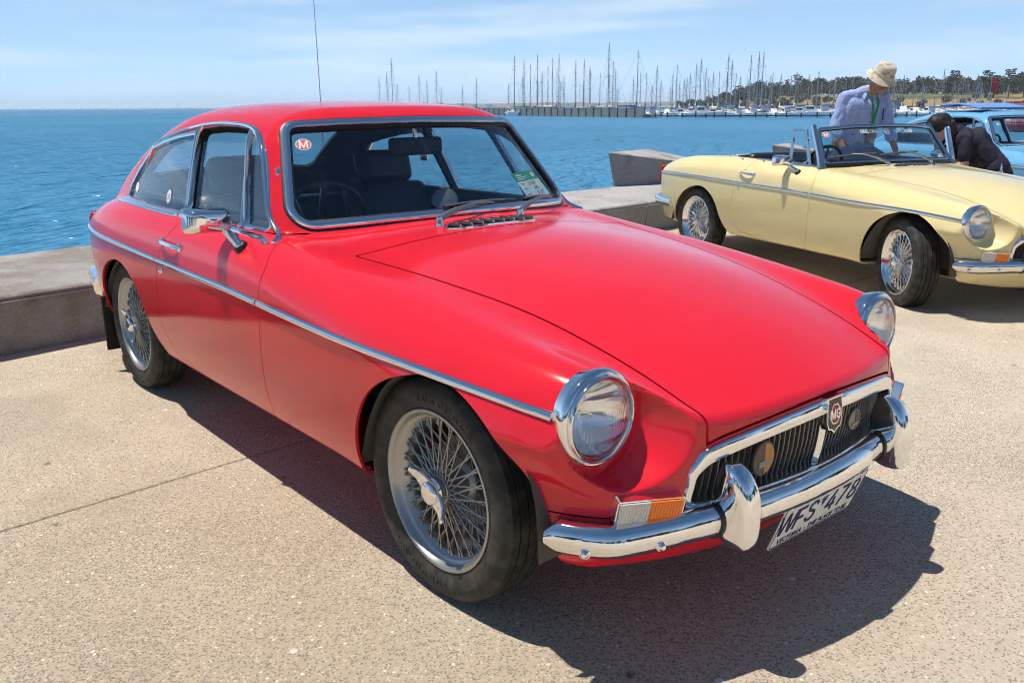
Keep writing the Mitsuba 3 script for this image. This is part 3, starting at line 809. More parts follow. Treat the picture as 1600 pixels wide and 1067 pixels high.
def screen_parts():
    L = []
    L.append(('windscreen_gasket', shape(ring(WS, [(-.005, -.012), (-.004, .003), (.004, .008), (.020, .007), (.029, .002), (.031, -.02)], ws_map), 40), 'black_rubber'))
    L.append(('windscreen_frame', shape(ring(WS, [(.003, .004), (.004, .011), (.009, .0145), (.016, .0150), (.022, .011), (.0235, .003)], ws_map), 40), 'chrome'))
    L.append(('windscreen', shape(sheet(WS, lambda Q: ws_map(Q, -.004)), True), 'screen_glass'))
    return L
def qpos(Q, off):
    p, n = cab_pt(Q[:, 0], Q[:, 1], off)
    return p
def side_parts():
    L = []
    rail = curve(arr((-.850, .816), (-.893, .842), (-.961, .884), (-1.018, .959), (-1.092, 1.056), (-1.146, 1.111), (-1.203, 1.140), (-1.269, 1.155), (-1.337, 1.162), (-1.479, 1.167), (-1.593, 1.166), (-1.716, 1.158), (-1.816, 1.146), (-1.944, 1.128), (-2.047, 1.110), (-2.146, 1.088), (-2.215, 1.064)), .02, 1.5)
    p, n = cab_pt(rail[:, 0], rail[:, 1], -.002)
    both(L, 'drip_rail', sweep(p, n, arr((-.008, 0), (-.0085, .009), (-.003, .013), (.004, .011), (.008, .005), (.0085, 0))), 'chrome', 40)
    both(L, 'quarter_window_frame', ring(WIN_Q, [(-.003, -.012), (-.003, .003), (.002, .006), (.011, .006), (.0135, .002), (.0135, -.01)], qpos), 'chrome', 40)
    both(L, 'quarter_window', sheet(WIN_Q, lambda Q: qpos(Q, -.006), 120, 7), 'glass', True)
    # door glass, wound down a little; quarterlight; posts
    G1 = np.asarray(sg.Polygon(WIN_DOOR).intersection(sg.Polygon([(-2, .7), (-1.105, .7), (-1.25, 1.110), (-2, 1.098)])).exterior.coords)[:-1]
    G2 = np.asarray(sg.Polygon(WIN_DOOR).intersection(sg.Polygon([(-1.10, .7), (0, .7), (0, 1.3), (-1.26, 1.3), (-1.262, 1.15)])).exterior.coords)[:-1]
    both(L, 'door__window', sheet(G1, lambda Q: qpos(Q, -.016), 120, 7), 'glass', True)
    both(L, 'door__quarterlight', sheet(G2, lambda Q: qpos(Q, -.010), 120, 7), 'glass', True)
    both(L, 'door__quarterlight_frame', ring(G2, [(-.009, -.010), (-.009, .0), (-.004, .004), (.0, .004), (.003, .0), (.003, -.010)], qpos), 'chrome', 40)
    for Wn, nm in ((WIN_DOOR, 'door_aperture_trim'), (WIN_Q, 'quarter_aperture_trim')):
        both(L, nm, ring(Wn, [(-.0025, -.034), (-.0025, -.001), (.0005, -.001), (.0005, -.034)], qpos), 'black_trim', 40)
    def bar(a, b, w, h, off, key, m='chrome'):
        x, z = np.linspace(a[0], b[0], 18), np.linspace(a[1], b[1], 18)
        p, n = cab_pt(x, z, off)
        both(L, key, sweep(p, n, arr((-w, -.012), (-w, h * .6), (-w * .6, h), (w * .6, h), (w, h * .6), (w, -.012))), m, 40)
    bar((-1.713, 1.150), (-1.622, .838), .0065, .007, .001, 'door__window_post')
    bar((-1.736, 1.146), (-1.640, .838), .0055, .006, .001, 'quarter_window_post')
    bar((-1.7245, 1.148), (-1.631, .838), .009, .003, .0, 'post_seal', 'black_rubber')
    bar((-1.272, 1.148), (-1.112, .838), .0065, .007, .0, 'door__quarterlight_post')
    bar((-1.286, 1.146), (-1.126, .838), .006, .003, -.004, 'door__quarterlight_seal', 'black_rubber')
    # waist mouldings
    for a, b, key in ((-2.42, -1.632, 'quarter_waist_strip'), (-1.615, -.876, 'door__waist_strip')):
        x = np.linspace(a, b, 40)
        z = np.interp(x, [-2.42, -2.26, -1.9, -1.6, -1.13, -.95, -.86], [.832, .836, .839, .836, .831, .824, .812])
        p, n = side_pt(f_gt, x, z)
        o = np.tile(nrm([0, -1.0, .35]), (len(x), 1))
        both(L, key, sweep(p - o * .003, o, arr((-.012, 0), (-.011, .006), (-.004, .009), (.005, .009), (.012, .006), (.013, 0))), 'chrome', 40)
    # catch of the quarterlight
    p, n = cab_pt([-1.020, -1.010], [1.03, 1.015], -.004)
    k = balls([p[0], p[1]], .008, 10) + balls([p[0] + n[0] * .006, p[0] + n[0] * .006 + [-.012, 0, -.014]], .005, 10)
    both(L, 'door__quarterlight_catch', m_arr(k), 'chrome', 45)
    # hatch
    def hm(Q, h):
        o = np.stack([Q[:, 0], Q[:, 1], 0 * Q[:, 0] + .6], 1)
        p = cast(f_gt, o, np.tile([0, 0, 1.0], (len(Q), 1)), 0, .9)
        return p + h * grad(f_gt, p)
    L.append(('tailgate_window', shape(sheet(HATCH, lambda Q: hm(Q, -.005), 120, 7), True), 'glass'))
    L.append(('tailgate_seal', shape(ring(HATCH, [(-.006, -.012), (-.005, .004), (.012, .008), (.024, .004), (.025, -.01)], hm), 40), 'black_rubber'))
    for s in (-1, 1):
        x = np.linspace(-2.26, -2.70, 26)
        zz = np.array([.5 for _ in x])
        y = np.array([np.max([yy for yy in np.linspace(.3, .62, 60)]) for _ in x])
        o = np.stack([x, 0 * x + s * .485, 0 * x + .6], 1)
        p = cast(f_gt, o, np.tile([0, 0, 1.0], (len(x), 1)), 0, .9)
        n = grad(f_gt, p)
        L.append(('tailgate_edge', shape(sweep(p - n * .001, n, bead(.011, .004)), 40), 'black_rubber'))
    return L
def cowl_parts(f):
    """vent grille and wipers in front of the screen"""
    L = []
    yy = np.linspace(-.185, .185, 15)
    xm = lambda y: -.600 - .16 * y * y
    w = .034
    P = np.vstack([np.stack([xm(yy) + w * np.sqrt(np.clip(1 - (np.abs(yy) / .188) ** 8, .02, 1)), yy], 1), np.stack([xm(yy) - w * np.sqrt(np.clip(1 - (np.abs(yy) / .188) ** 8, .02, 1)), yy], 1)[::-1]])
    fn = lambda Q, h: (lambda a: a[0] + h * a[1])(top_pt(f, Q[:, 0], Q[:, 1]))
    L.append(('vent_grille', shape(ring(P, [(.003, -.003), (.002, .004), (-.001, .0055), (-.004, .004), (-.005, -.002)], fn, 160), 40), 'chrome'))
    L.append(('vent_grille__floor', shape(sheet(P, lambda Q: fn(Q, .0012), 100, 5), True), 'black_trim'))
    for y in np.linspace(-.155, .155, 8):
        a, n = top_pt(f, [xm(y) - w * .80, xm(y) + w * .80], [y - .008, y + .008])
        q = np.linspace(0, 1, 5)[:, None]
        L.append(('vent_grille__fin', shape(sweep(a[0] + (a[1] - a[0]) * q, n[0], arr((-.006, .0), (.004, .015), (.0085, .015), (.002, .0))), 40), 'chrome'))
    return L
def wiper_parts(f, piv, tips, blades, glass_n=arr(.743, 0, .669)):
    L = []
    for (px, py), tip, (b0, b1) in zip(piv, tips, blades):
        p, n = top_pt(f, [px], [py]); p, n = p[0], n[0]
        cap = xf(lathe([(0, .030), (.007, .029), (.0105, .024), (.0115, .012), (.014, .002), (.016, -.004), (0, -.004)], 20, 'z'), frame(p, arr(1, 0, 0), arr(0, 1, 0), n))
        tip, b0, b1 = arr(*tip), arr(*b0), arr(*b1)
        top = p + n * .020
        e = top + (tip - top) * .30 + n * .016
        arm = curve(np.stack([top, e, top + (tip - top) * .7 + n * .018, tip]), .012, 2)
        w = np.interp(np.linspace(0, 1, len(arm)), [0, .3, .36, 1], [1.25, 1.15, .75, .6])
        L.append(('wiper', shape(cap, 40), 'chrome'))
        L.append(('wiper__arm', shape(sweep(arm, glass_n, arr((-.008, -.002), (-.0075, .005), (-.004, .0075), (.004, .0075), (.0075, .005), (.008, -.002)), False, w), 40), 'steel'))
        bl = np.linspace(0, 1, 24)[:, None]
        B = b0 + (b1 - b0) * bl
        sp = B + glass_n * (.010 + .008 * np.sin(np.pi * bl))
        L.append(('wiper__blade', shape(sweep(sp, glass_n, arr((-.004, -.002), (-.003, .003), (.003, .003), (.004, -.002))), 40), 'steel'))
        L.append(('wiper__blade_rubber', shape(sweep(B + glass_n * .004, glass_n, arr((-.0012, -.005), (-.0035, .004), (.0035, .004), (.0012, -.005))), 40), 'black_rubber'))
    return L
def mirror_parts(f, base=(-.985, .795), c=arr(-1.10, -.768, .872), w=.079, h=.039):
    L = []
    p, n = side_pt(f, [base[0]], [base[1]]); p, n = p[0], n[0]
    foot = xf(lathe([(0, .016), (.015, .015), (.021, .010), (.0235, .0), (.0235, -.006), (0, -.006)], 28, 'z'), frame(p, nrm(np.cross([0, 0, 1], n)), nrm(np.cross(n, np.cross([0, 0, 1], n))), n))
    L.append(('door_mirror__foot', shape(foot, 40), 'black_rubber'))
    ex = nrm([.10, -1, .06]); ez = arr(0, 0, 1); ez = nrm(ez - ex * (ez @ ex)); ey = np.cross(ez, ex)   # ey points forward (+x)
    if ey[0] < 0:
        ey = -ey
    a, b = p + n * .008, c - ex * w * .62 + ey * .020 - ez * h * .80
    arm = balls([a + ez * k * .006 for k in (-1, 1)], .0115, 14) + m3.Manifold()
    arm = balls([a, a + (b - a) * .55], [.0165, .0145], 14) + balls([a + (b - a) * .55, b], [.0145, .0125], 14)
    L.append(('door_mirror__arm', shape(m_arr(arm), 50), 'chrome'))
    rows = []
    for d, s, r in ((-.020, 1.0, .016), (-.012, 1.03, .017), (.0, 1.0, .018), (.018, .93, .018), (.034, .80, .016), (.042, .62, .012)):
        Q = rpoly(arr((-w * s, -h * s), (w * s, -h * s * (1 if True else 1)), (w * s * .97, h * s), (-w * s * .97, h * s)), r, 6)
        Q = even(loop_off(Q, 0), 64)
        rows.append(c + Q[:, :1] * ex + Q[:, 1:] * ez + d * ey)
    L.append(('door_mirror', shape(loft(rows, True), 50), 'chrome'))
    Q = even(loop_off(rpoly(arr((-w, -h), (w, -h), (w, h), (-w, h)), .014), -.004), 64)
    L.append(('door_mirror__glass', shape((lambda L_: loft(L_, True))([c + Q[:, :1] * ex + Q[:, 1:] * ez - d * ey for d in (.019, .0215)])), 'reflector'))
    return L
def seat(cx, cy, k=1):
    L = []
    def lump(pts, r, m='vinyl', sm=.02):
        s = balls(pts, r, 16).refine_to_length(.03)
        v, f = m_arr(s)
        return shape((v, f), 50)
    w = .215
    L.append(('seat', lump([(cx + a, cy + b * w, z) for a, z in ((.45, .40), (-.02, .36)) for b in (-1, 1)], .055), 'vinyl'))
    L.append(('seat__backrest', lump([(cx + a, cy + b * ww, z) for a, z, ww in ((.0, .40, w), (-.10, .66, w * .98), (-.17, .84, w * .78)) for b in (-1, 1)], .05), 'vinyl'))
    L.append(('seat__headrest', lump([(cx - .185 + dx, cy + b * .105, z) for z, dx in ((.925, .01), (.995, -.01)) for b in (-1, 1)], .038), 'vinyl'))
    for b in (-1, 1):
        L.append(('seat__headrest_post', shape(tube([(cx - .165, cy + b * .05, .84), (cx - .182, cy + b * .05, .93)], .006, 8), 40), 'chrome'))
    return L
def interior_parts(gt=True):
    L = []
    yy = np.linspace(-.60, .60, 25)
    P = np.stack([-.985 + .06 * (1 - (yy / .6) ** 2), yy, 0 * yy + .80], 1)
    L.append(('dashboard', shape(sweep(P, arr(-1, 0, 0), arr((-.16, -.05), (-.15, .05), (-.05, .075), (.0, .06), (.016, .03), (.020, -.02), (.018, -.16), (-.16, -.16))), 40), 'vinyl'))
    if gt:
        L.append(('dash_top', shape(xf(rbox(-.86, 0, .802, .20, 1.10, .02, .008), np.eye(4)), 40), 'vinyl'))
    # steering wheel: tilted ring, three spokes, boss
    c = arr(-1.20, -.335, .79); ax = nrm([-.90, 0, .42]); ey = arr(0, 1, 0); ez = np.cross(ax, ey)
    a = np.linspace(0, 2 * np.pi, 49)[:-1]
    rp = c + .192 * (np.cos(a)[:, None] * ey + np.sin(a)[:, None] * ez)
    b = np.linspace(0, 2 * np.pi, 8, endpoint=False)
    L.append(('steering_wheel', shape(sweep(rp, nrm(rp - c), np.stack([.0125 * np.cos(b), .0125 * np.sin(b)], 1), True), 60), 'black_rubber'))
    for t in (0.15, math.pi - .15, -math.pi / 2):
        q = c + .185 * (math.cos(t) * ey + math.sin(t) * ez)
        L.append(('steering_wheel__spoke', shape(sweep([c - ax * .02, (c + q) / 2 - ax * .012, q], ax, arr((-.012, -.002), (-.012, .002), (.012, .002), (.012, -.002))), 40), 'dull_chrome'))
    L.append(('steering_wheel__boss', shape(m_arr(balls([c - ax * .05, c - ax * .005], [.03, .042], 16)), 50), 'vinyl'))
    L.append(('steering_column', shape(tube([c - ax * .04, c - ax * .42], .03, 12), 40), 'black_trim'))
    for cy in (-.335, .335):
        for k, s, m in seat(-1.62, cy):
            L.append((k, s, m))
    return L
def gt_inside():
    L = interior_parts()
    L.append(('load_floor', shape(rbox(-2.45, 0, .66, 1.10, 1.20, .03, .01), 40), 'vinyl'))
    L.append(('rear_bench', shape(rbox(-1.98, 0, .72, .16, 1.08, .24, .05, 12), 50), 'vinyl'))
    for s in (-1, 1):
        L.append(('door__inner_panel', shape(rbox(-1.25, s * .588, .69, .76, .05, .34, .02), 40), 'vinyl'))
        L.append(('rear_side_panel', shape(rbox(-2.06, s * .545, .77, .80, .05, .19, .02), 40), 'vinyl'))
        L.append(('sun_visor', shape(rbox(-1.19, s * .26, 1.168, .12, .32, .014, .006), 40), 'vinyl'))
    # rear-view mirror on its stalk
    L.append(('interior_mirror', shape(rbox(-1.055, .01, 1.082, .035, .225, .064, .014, 10), 40), 'black_trim'))
    L.append(('interior_mirror__stalk', shape(tube([(-1.06, .0, 1.20), (-1.05, .005, 1.13), (-1.055, .01, 1.09)], .008, 8), 40), 'dull_chrome'))
    L.append(('dash_speaker', shape(xf(lathe([(0, .008), (.04, .008), (.046, .004), (.048, 0), (0, 0)], 28, 'x'), frame(arr(-.93, .045, .895), nrm([.6, -.4, .45]), nrm([.5, .8, 0]), nrm(np.cross([.6, -.4, .45], [.5, .8, 0])))), 40), 'steel'))
    # belt anchor and reel on the left pillar
    L.append(('belt_reel', shape(rbox(-1.80, .56, 1.0, .05, .02, .05, .008), 40), 'dull_chrome'))
    L.append(('belt_buckle', shape(rbox(-1.74, .555, 1.06, .03, .014, .07, .005), 40), 'dull_chrome'))
    return L
# ------------------------------------------------------------------ the setting
def gz(x, y):
    return -.0125 * np.maximum(np.asarray(y, float) - 1.2, 0) * (np.asarray(y) < 22) - .26 * (np.asarray(y) >= 22)
WU = nrm([-.163, .987]); WN = arr(WU[1], -WU[0])       # along the sea wall, and from it towards the land
WA = arr(-3.30, -.90)
SEA = -1.6
def stones(p):
    """chips of stone in the paving: an uneven cell pattern, bent by noise"""
    w = .004
    x = p.x + w * N_(p.x * 160, p.y * 160, 1)
    y = p.y + w * N_(p.x * 160, p.y * 160, 5)
    return mikit.voronoi(x * 150, y * 150), mikit.voronoi(x * 75 + 3.7, y * 75)
def concrete(p, n, uv):
    x, y = p.x, p.y
    (d1, e1, r1), (d2, e2, r2) = stones(p)
    big = FB(x * .8, y * .8, 0, 4)
    mid = FB(x * 5, y * 5, 3, 3)
    c = MIX((.398, .336, .250), (.450, .398, .320), SS(.3, .7, big))
    c = c * (.94 + .12 * mid) * (.90 + .2 * N_(x * 260, y * 260, 2))
    many = .70 + .34 * (FB(x * 2.1, y * 2.1, 7, 3) - .5) * 2 * -1       # chips lie denser in places
    c = dr.lerp(c, MIX((.150, .130, .108), (.260, .225, .185), e1), SS(.50, .34, d1) * dr.select(r1 > many, .95, 0.0))
    c = dr.lerp(c, MIX((.52, .46, .36), (.60, .55, .46), e1), SS(.45, .3, d1) * dr.select(r1 < .10, .8, 0.0))
    c = dr.lerp(c, mi.Color3f(.70, .66, .58), SS(.34, .22, d2) * dr.select(r2 > .985, 1.0, 0.0))
    st = FB(x * 1.7 + 40, y * 1.7, 9, 4)                # weather stains
    spot, e3, r3 = mikit.voronoi(x * 2.3, y * 2.3)
    c = dr.lerp(c, mi.Color3f(.66, .66, .68), SS(.035, .02, spot + .012 * N_(x * 90, y * 90)) * dr.select(r3 > .6, .75, 0.0))   # dried spots
    drip, e4, r4 = mikit.voronoi(x * 1.4 + 9, y * 1.4)
    c = c * (1 - .55 * SS(.03, .012, drip + .014 * N_(x * 70, y * 70)) * dr.select(r4 > .55, 1.0, 0.0))      # dark drips
    return c * (1 - .10 * SS(.58, .78, st))
def concrete_bump(p, n, uv):
    (d1, e1, r1), (d2, e2, r2) = stones(p)
    return .7 * SS(.55, .1, d1) * r1 + .3 * N_(p.x * 300, p.y * 300)
mat('paving', {'type': 'bumpmap', 'arbitrary': mikit.proc(concrete_bump, 2e-3), 'scale': .0012, 'bsdf': princ(mikit.proc(concrete), .85, specular=.25)}, True)
def wall_fn(p, n, uv):
    a = FB(p.x * 30, p.y * 30, p.z * 30, 3)
    b = FB(p.x * 2.2, p.y * 2.2, p.z * 5, 4)
    d, e, r = mikit.voronoi((p.x + p.z * .6) * 85, (p.y + p.z * .8) * 85)
    c = MIX((.275, .270, .270), (.345, .342, .345), SS(.2, .8, b)) * (.82 + .36 * a)
    c = dr.lerp(c, MIX((.08, .075, .07), (.42, .41, .40), r), .35 * SS(.45, .25, d))
    runs = SS(.50, .72, FB(p.x * 2.6, p.y * 2.6, p.z * .8, 4))          # brown water stains
    return dr.lerp(c, c * mi.Color3f(.70, .64, .58), runs)
def wall_bump(p, n, uv):
    return FB(p.x * 60, p.y * 60, p.z * 60, 3)
mat('wall_concrete', {'type': 'bumpmap', 'arbitrary': mikit.proc(wall_bump, 4e-3), 'scale': .006, 'bsdf': princ(mikit.proc(wall_fn), .9, specular=.2)}, True)
def wave(p, n, uv):
    x, y = p.x, p.y
    u, v = .83 * x + .56 * y, -.56 * x + .83 * y
    w1 = N_(u * .55 + 1.3 * N_(u * .12, v * .12), v * .22, 0)
    w2 = N_(u * 1.5 + .8 * N_(u * .5, v * .4, 3), v * .62, 4)
    w3 = N_(u * 3.7, v * 1.7, 8)
    w4 = N_(u * 9, v * 4.6, 12)
    return .50 * w1 + .30 * w2 + .17 * w3 + .05 * w4
def sea_col(p, n, uv):
    s = FB(p.x * .02, p.y * .02, 0, 3)
    return MIX((.045, .230, .430), (.060, .270, .490), SS(.3, .7, s))
mat('sea_water', {'type': 'bumpmap', 'arbitrary': mikit.proc(wave, 3e-2), 'scale': 1.35, 'bsdf': {'type': 'roughplastic', 'distribution': 'ggx', 'alpha': .03, 'int_ior': 1.33, 'diffuse_reflectance': mikit.proc(sea_col)}}, False)
# paving in large slabs with sunk joints; the joints run with the car's axle
def wall_x(y):
    return -3.30 - .165 * (np.asarray(y) + .9)
def slab(x0, x1, y0, y1):
    """one slab; x0 None = its edge runs under the sea wall"""
    g = .0035
    n = max(2, int((y1 - y0) / 1.0))
    yy = np.r_[y0 + g, np.linspace(y0, y1, n + 1)[1:-1], y1 - g]
    rows = []
    for y in yy:
        z, k = float(gz(0, y)), -.0657 * (y + 1.47)
        a = float(wall_x(y)) - .4 if x0 is None else x0 + g + k
        b = x1 - g + k
        rows.append([(a, y, z - .03), (a, y, z - .003), (a + .003, y, z), (b - .003, y, z), (b, y, z - .003), (b, y, z - .03)])
    return np.array(rows, float).reshape(-1, 3), tri(grid_faces(len(yy), 6))[:, ::-1]
xs = [None, -1.148, 4.2, 10, 16, 22, 30, 42, 70, 110]
ys = [-60, -40, -25, -14, -8, -2.4, 7.6, 14, 21, 30, 42, 60]
tag('ground', 'pale exposed aggregate concrete quay in large slabs', kind='structure')
gx = lambda y: float(wall_x(y)) - .6
scene_ground = shape((np.array([[gx(-61), -61, -.05], [111, -61, -.05], [111, 1.2, -.05], [gx(1.2), 1.2, -.05], [111, 22, -.31], [gx(22), 22, -.31], [111, 61, -.31], [gx(61), 61, -.31]]), np.array([[0, 1, 2], [0, 2, 3], [3, 2, 4], [3, 4, 5], [5, 4, 6], [5, 6, 7]])))
put('ground', scene_ground, 'underseal')
for i in range(len(xs) - 1):
    for j in range(len(ys) - 1):
        put('ground__slab', shape(slab(xs[i], xs[i + 1], ys[j], ys[j + 1])), 'paving')
# the sea wall: a low, broad, undercut concrete bench along the quay's edge, in lengths
def along(s, off, z):
    q = WA + WU * s - WN * off
    return np.stack([q[..., 0] + 0 * z, q[..., 1] + 0 * z, z + 0.0], -1) if np.ndim(s) else arr(q[0], q[1], z)
def bench(s0, s1):
    sec = [(.045, -.3), (.045, .0), (.004, .285), (.002, .298), (.012, .309), (.03, .312), (1.30, .318), (1.325, .312), (1.335, .295), (1.335, -2.6)]
    n = max(2, int((s1 - s0) / .35))
    rows = []
    for s in np.linspace(s0, s1, n):
        y = (WA + WU * s)[1]
        z0 = float(gz(0, y))
        rows.append([along(s, o + .004 * meshkit.noise(arr(s * 3, o * 5, h * 9)), z0 + h + (.004 * meshkit.noise(arr(s * 4, o * 4, 2)) if h > 0 else 0)) for o, h in sec])
    return loft(np.array(rows), True)
W0 = [-42, -30, -18, -6.02, 5.98, 17.98, 30, 44]
def face(s0, s1):
    """the brown formed facing of a length of wall, set 8 mm proud"""
    n = max(2, int((s1 - s0) / .35))
    rows = []
    for s in np.linspace(s0, s1, n):
        z0 = float(gz(0, (WA + WU * s)[1]))
        rows.append([along(s, o + .006 * meshkit.noise(arr(s * 5, h * 11, 1)), z0 + h) for o, h in ((.06, -.3), (.026, -.3), (.026, .0), (-.006, .268), (-.007, .280), (.0, .284), (.05, .284))])
    return loft(np.array(rows), True)
for a, b in zip(W0[:-1], W0[1:]):
    k = put('sea_wall', shape(bench(a + .006, b - .006), 40), 'wall_concrete')
    put(f'{k}__facing', shape(face(a + .008, b - .008), 40), 'wall_concrete')
for i in range(len(W0) - 1):
    k = 'sea_wall' if i == 0 else f'sea_wall_{i:03d}'
    tag(k, 'low broad concrete sea wall with a flat grey top at the edge of the quay', 'sea wall', 'lengths of sea wall along the quay')
P = np.array([(-5.83, 6.07, .65), (-6.43, 7.43, .62), (-6.30, 8.3, .46), (-5.64, 7.9, .42), (-5.71, 6.83, .55), (-5.80, 6.19, .1), (-6.36, 7.3, .1), (-6.30, 8.3, .1), (-5.68, 7.9, .1), (-5.80, 6.75, .1)])
for i, (dx, dy, dz) in enumerate(((0, 0, 0), (-.46, 4.15, -.06), (-1.2, 8.4, -.1))):
    m = balls(P * [1, 1, 1] + [dx, dy, dz], .018, 12)
    k = put('concrete_block', shape(m_arr(m.refine_to_length(.12)), 40), 'wall_concrete')
    tag(k, ['slant ended grey concrete block behind the tail of the cream roadster', 'grey concrete block seen past the quarterlight of the cream roadster', 'grey concrete block farthest along the sea wall'][i], 'concrete block', 'raised concrete blocks on the sea wall')
# sea and its bed of far water
SEA_R = 9000.0
tag(put('sea', shape((np.array([[-SEA_R, -SEA_R, SEA], [60, -SEA_R, SEA], [60, SEA_R, SEA], [-SEA_R, SEA_R, SEA]]), np.array([[0, 1, 2], [0, 2, 3]]))), 'sea_water'), 'rippled blue sea of the bay', kind='structure')
# ------------------------------------------------------------------ the three cars
G['gt'] = build_body(f_gt, True, 1.0)
G['rd'] = build_body(f_low, False, .8)
WH, SPOKES, SPOKES1 = wheel_parts(True)
LAMP = lamp_parts()
FRONT = front_parts(f_low)
TRIM = trim_parts(f_low)
COWL = cowl_parts(f_low)
def wheel_at(car, M, x, y, front, steer=0.0, fine=True, roll=0.0, bright=False):
    w = numbered(f'{car}__{"front" if front else "rear"}_wheel')
    left = y > 0
    L = np.eye(4)
    c, s = math.cos(steer), math.sin(steer)
    L[:3, :3] = np.array([[c, -s, 0], [s, c, 0], [0, 0, 1]])
    if left:
        L[:3, :3] = L[:3, :3] @ np.diag([-1.0, -1, 1])
    cr, sr = math.cos(roll), math.sin(roll)
    L[:3, :3] = L[:3, :3] @ np.array([[cr, 0, sr], [0, 1, 0], [-sr, 0, cr]])
    L[:3, 3] = [x, y, .2926]
    M = M @ L
    for k, s_, m in WH:
        put(f'{w}__{k}', s_, 'chrome' if bright and m == 'wheel_silver' else m, M)
    if fine:
        for s_ in SPOKES:
            put(f'{w}__spoke', s_, 'spoke_metal', M)
    else:
        k = put(f'{w}__spokes', SP_ALL, 'chrome' if bright else 'spoke_metal', M)
        tag(k, 'crossed wire spokes', kind='stuff')
SP_ALL = shape(SPOKES1, 40)
def emit(car, M, lst):
    for k, s, m in lst:
        put(f'{car}__{k}', s, m, M)
def emit_group(car, M, lst, holder):
    """parts of several like holders: each first piece opens the next one"""
    cur = None
    for k, s, m in lst:
        top, _, sub = k.partition('__')
        if top == holder and not sub:
            cur = put(f'{car}__{top}', s, m, M)
        elif top == holder:
            put(f'{cur}__{sub}', s, m, M)
        else:
            put(f'{car}__{k}', s, m, M)
def car_base(car, M, g, paint_, trim_mat=None):
    for k, n in (('body', 'body'), ('door', 'door'), ('door_l', 'door'), ('bonnet', 'bonnet')):
        put(f'{car}__{n}', g[k + '_shape'], paint_, M)
    for P in (ARCH_F, ARCH_R):
        for s in (-1, 1):
            put(f'{car}__wheel_well', shape(well(P, s)), 'underseal', M)
    for s in (-1, 1):
        h = numbered(f'{car}__headlight')
        for k, sh_, m in LAMP:
            put(f'{h}__{k}', sh_, m, M @ frame(arr(.453, s * HL[0], HL[1]), *np.eye(3)))
for g in G.values():
    for k in ('body', 'door', 'door_l', 'bonnet'):
        g[k + '_shape'] = shape(g[k])
GT_LIST = screen_parts() + side_parts()
WIPE = wiper_parts(f_low, [(-.662, -.173), (-.662, .173)], [(-.762, .135, .890), (-.800, .45, .886)], [((-.742, -.10, .893), (-.808, .27, .884)), ((-.792, .30, .888), (-.90, .555, .870))])
MIRR = mirror_parts(f_gt)
def split(lst):
    """one holder's number per repeat: 'wiper', 'wiper__arm' ... -> the arms follow their own wiper"""
    return lst
def coupe(car, M, paint_, fine):
    car_base(car, M, G['gt'], paint_)
    put(f'{car}__interior_lining', LINER, 'black_trim', M)
    emit(car, M, GT_LIST)
    emit_group(car, M, COWL, 'vent_grille')
    emit_group(car, M, WIPE, 'wiper')
    emit_group(car, M, TRIM, 'none')
    emit(car, M, MIRR)
    for x, fr in ((0, True), (-2.311, False)):
        for s in (-1, 1):
            wheel_at(car, M, x, s * .612, fr, 0.02 if fr else 0, fine and s < 0, 0 if fr else .2)
LINER = shape(G['gt']['liner'], 40)
emit_ind = lambda car, M: emit_group(car, M, FRONT, 'overrider')
CAR = 'coupe'
RED = np.eye(4)
coupe(CAR, RED, 'red_paint', True)
emit_ind(CAR, RED)
emit_group(CAR, RED, plate_parts((.667, .322), .35, .024), 'number_plate')
emit_group(CAR, RED, gt_inside(), 'seat')
tag(CAR, 'glossy red fastback coupe with chrome wire wheels parked nearest, in the foreground', 'car', 'classic sports cars parked along the quay')
# ------------------------------------------------------------------ small things on and in the red car
def on_glass(pix_y, pix_z, h):
    return ws_map(np.stack([np.atleast_1d(pix_y), np.atleast_1d(pix_z)], 1).astype(float), h)
def sticker(key, c, ex, ez_up, r, cols, text=None, M=None, aspect=1.0, txt_mat='white_print', th=.18):
    """round sticker: disc, inner ring and letters, facing the way ex x up points"""
    ex = nrm(ex); n = nrm(np.cross(ex, ez_up)); up = nrm(np.cross(n, ex))
    a = np.linspace(0, 2 * np.pi, 40, endpoint=False)
    d = np.stack([r * np.cos(a), r * aspect * np.sin(a)], 1)
    Mf = frame(arr(*c), ex, up, n)
    put(key, shape(xf(m_arr(prism(d, 'z', 0, .0006)), Mf)), cols[0], M)
    if len(cols) > 1:
        put(f'{key}__field', shape(xf(m_arr(prism(d * .90, 'z', .0004, .0010)), Mf)), cols[1], M)
    if text:
        t = text3(text, r * 1.1, arr(*c) + n * .0008, ex, up, .0006, True)
        put(f'{key}__lettering', shape(t), txt_mat, M)
def m_sticker(key, M, wm, y, z, q=.88):
    c = wm(np.array([[y, z]]), -.0005)[0]
    sticker(key, c, arr(-q * y, 1, 0), arr(-.9, 0, 1), .026, ('white_print', 'red_print'), 'M', M, .88)
m_sticker(f'{CAR}__windscreen_sticker', RED, lambda Q, h: ws_map(Q, h - .003), -.447, 1.105)
p, n = cab_pt([-1.879, -2.35], [.885, .89], -.004)
sticker(f'{CAR}__quarter_window_sticker', p[0], arr(1, 0, 0), arr(0, .3, 1), .024, ('purple_print', 'white_print', ), 'A', RED, 1.25, 'purple_print')
sticker(f'{CAR}__quarter_window_sticker_001', p[1], arr(1, 0, 0), arr(0, .3, 1), .022, ('badge_orange', 'white_print'), None, RED, 1.1)
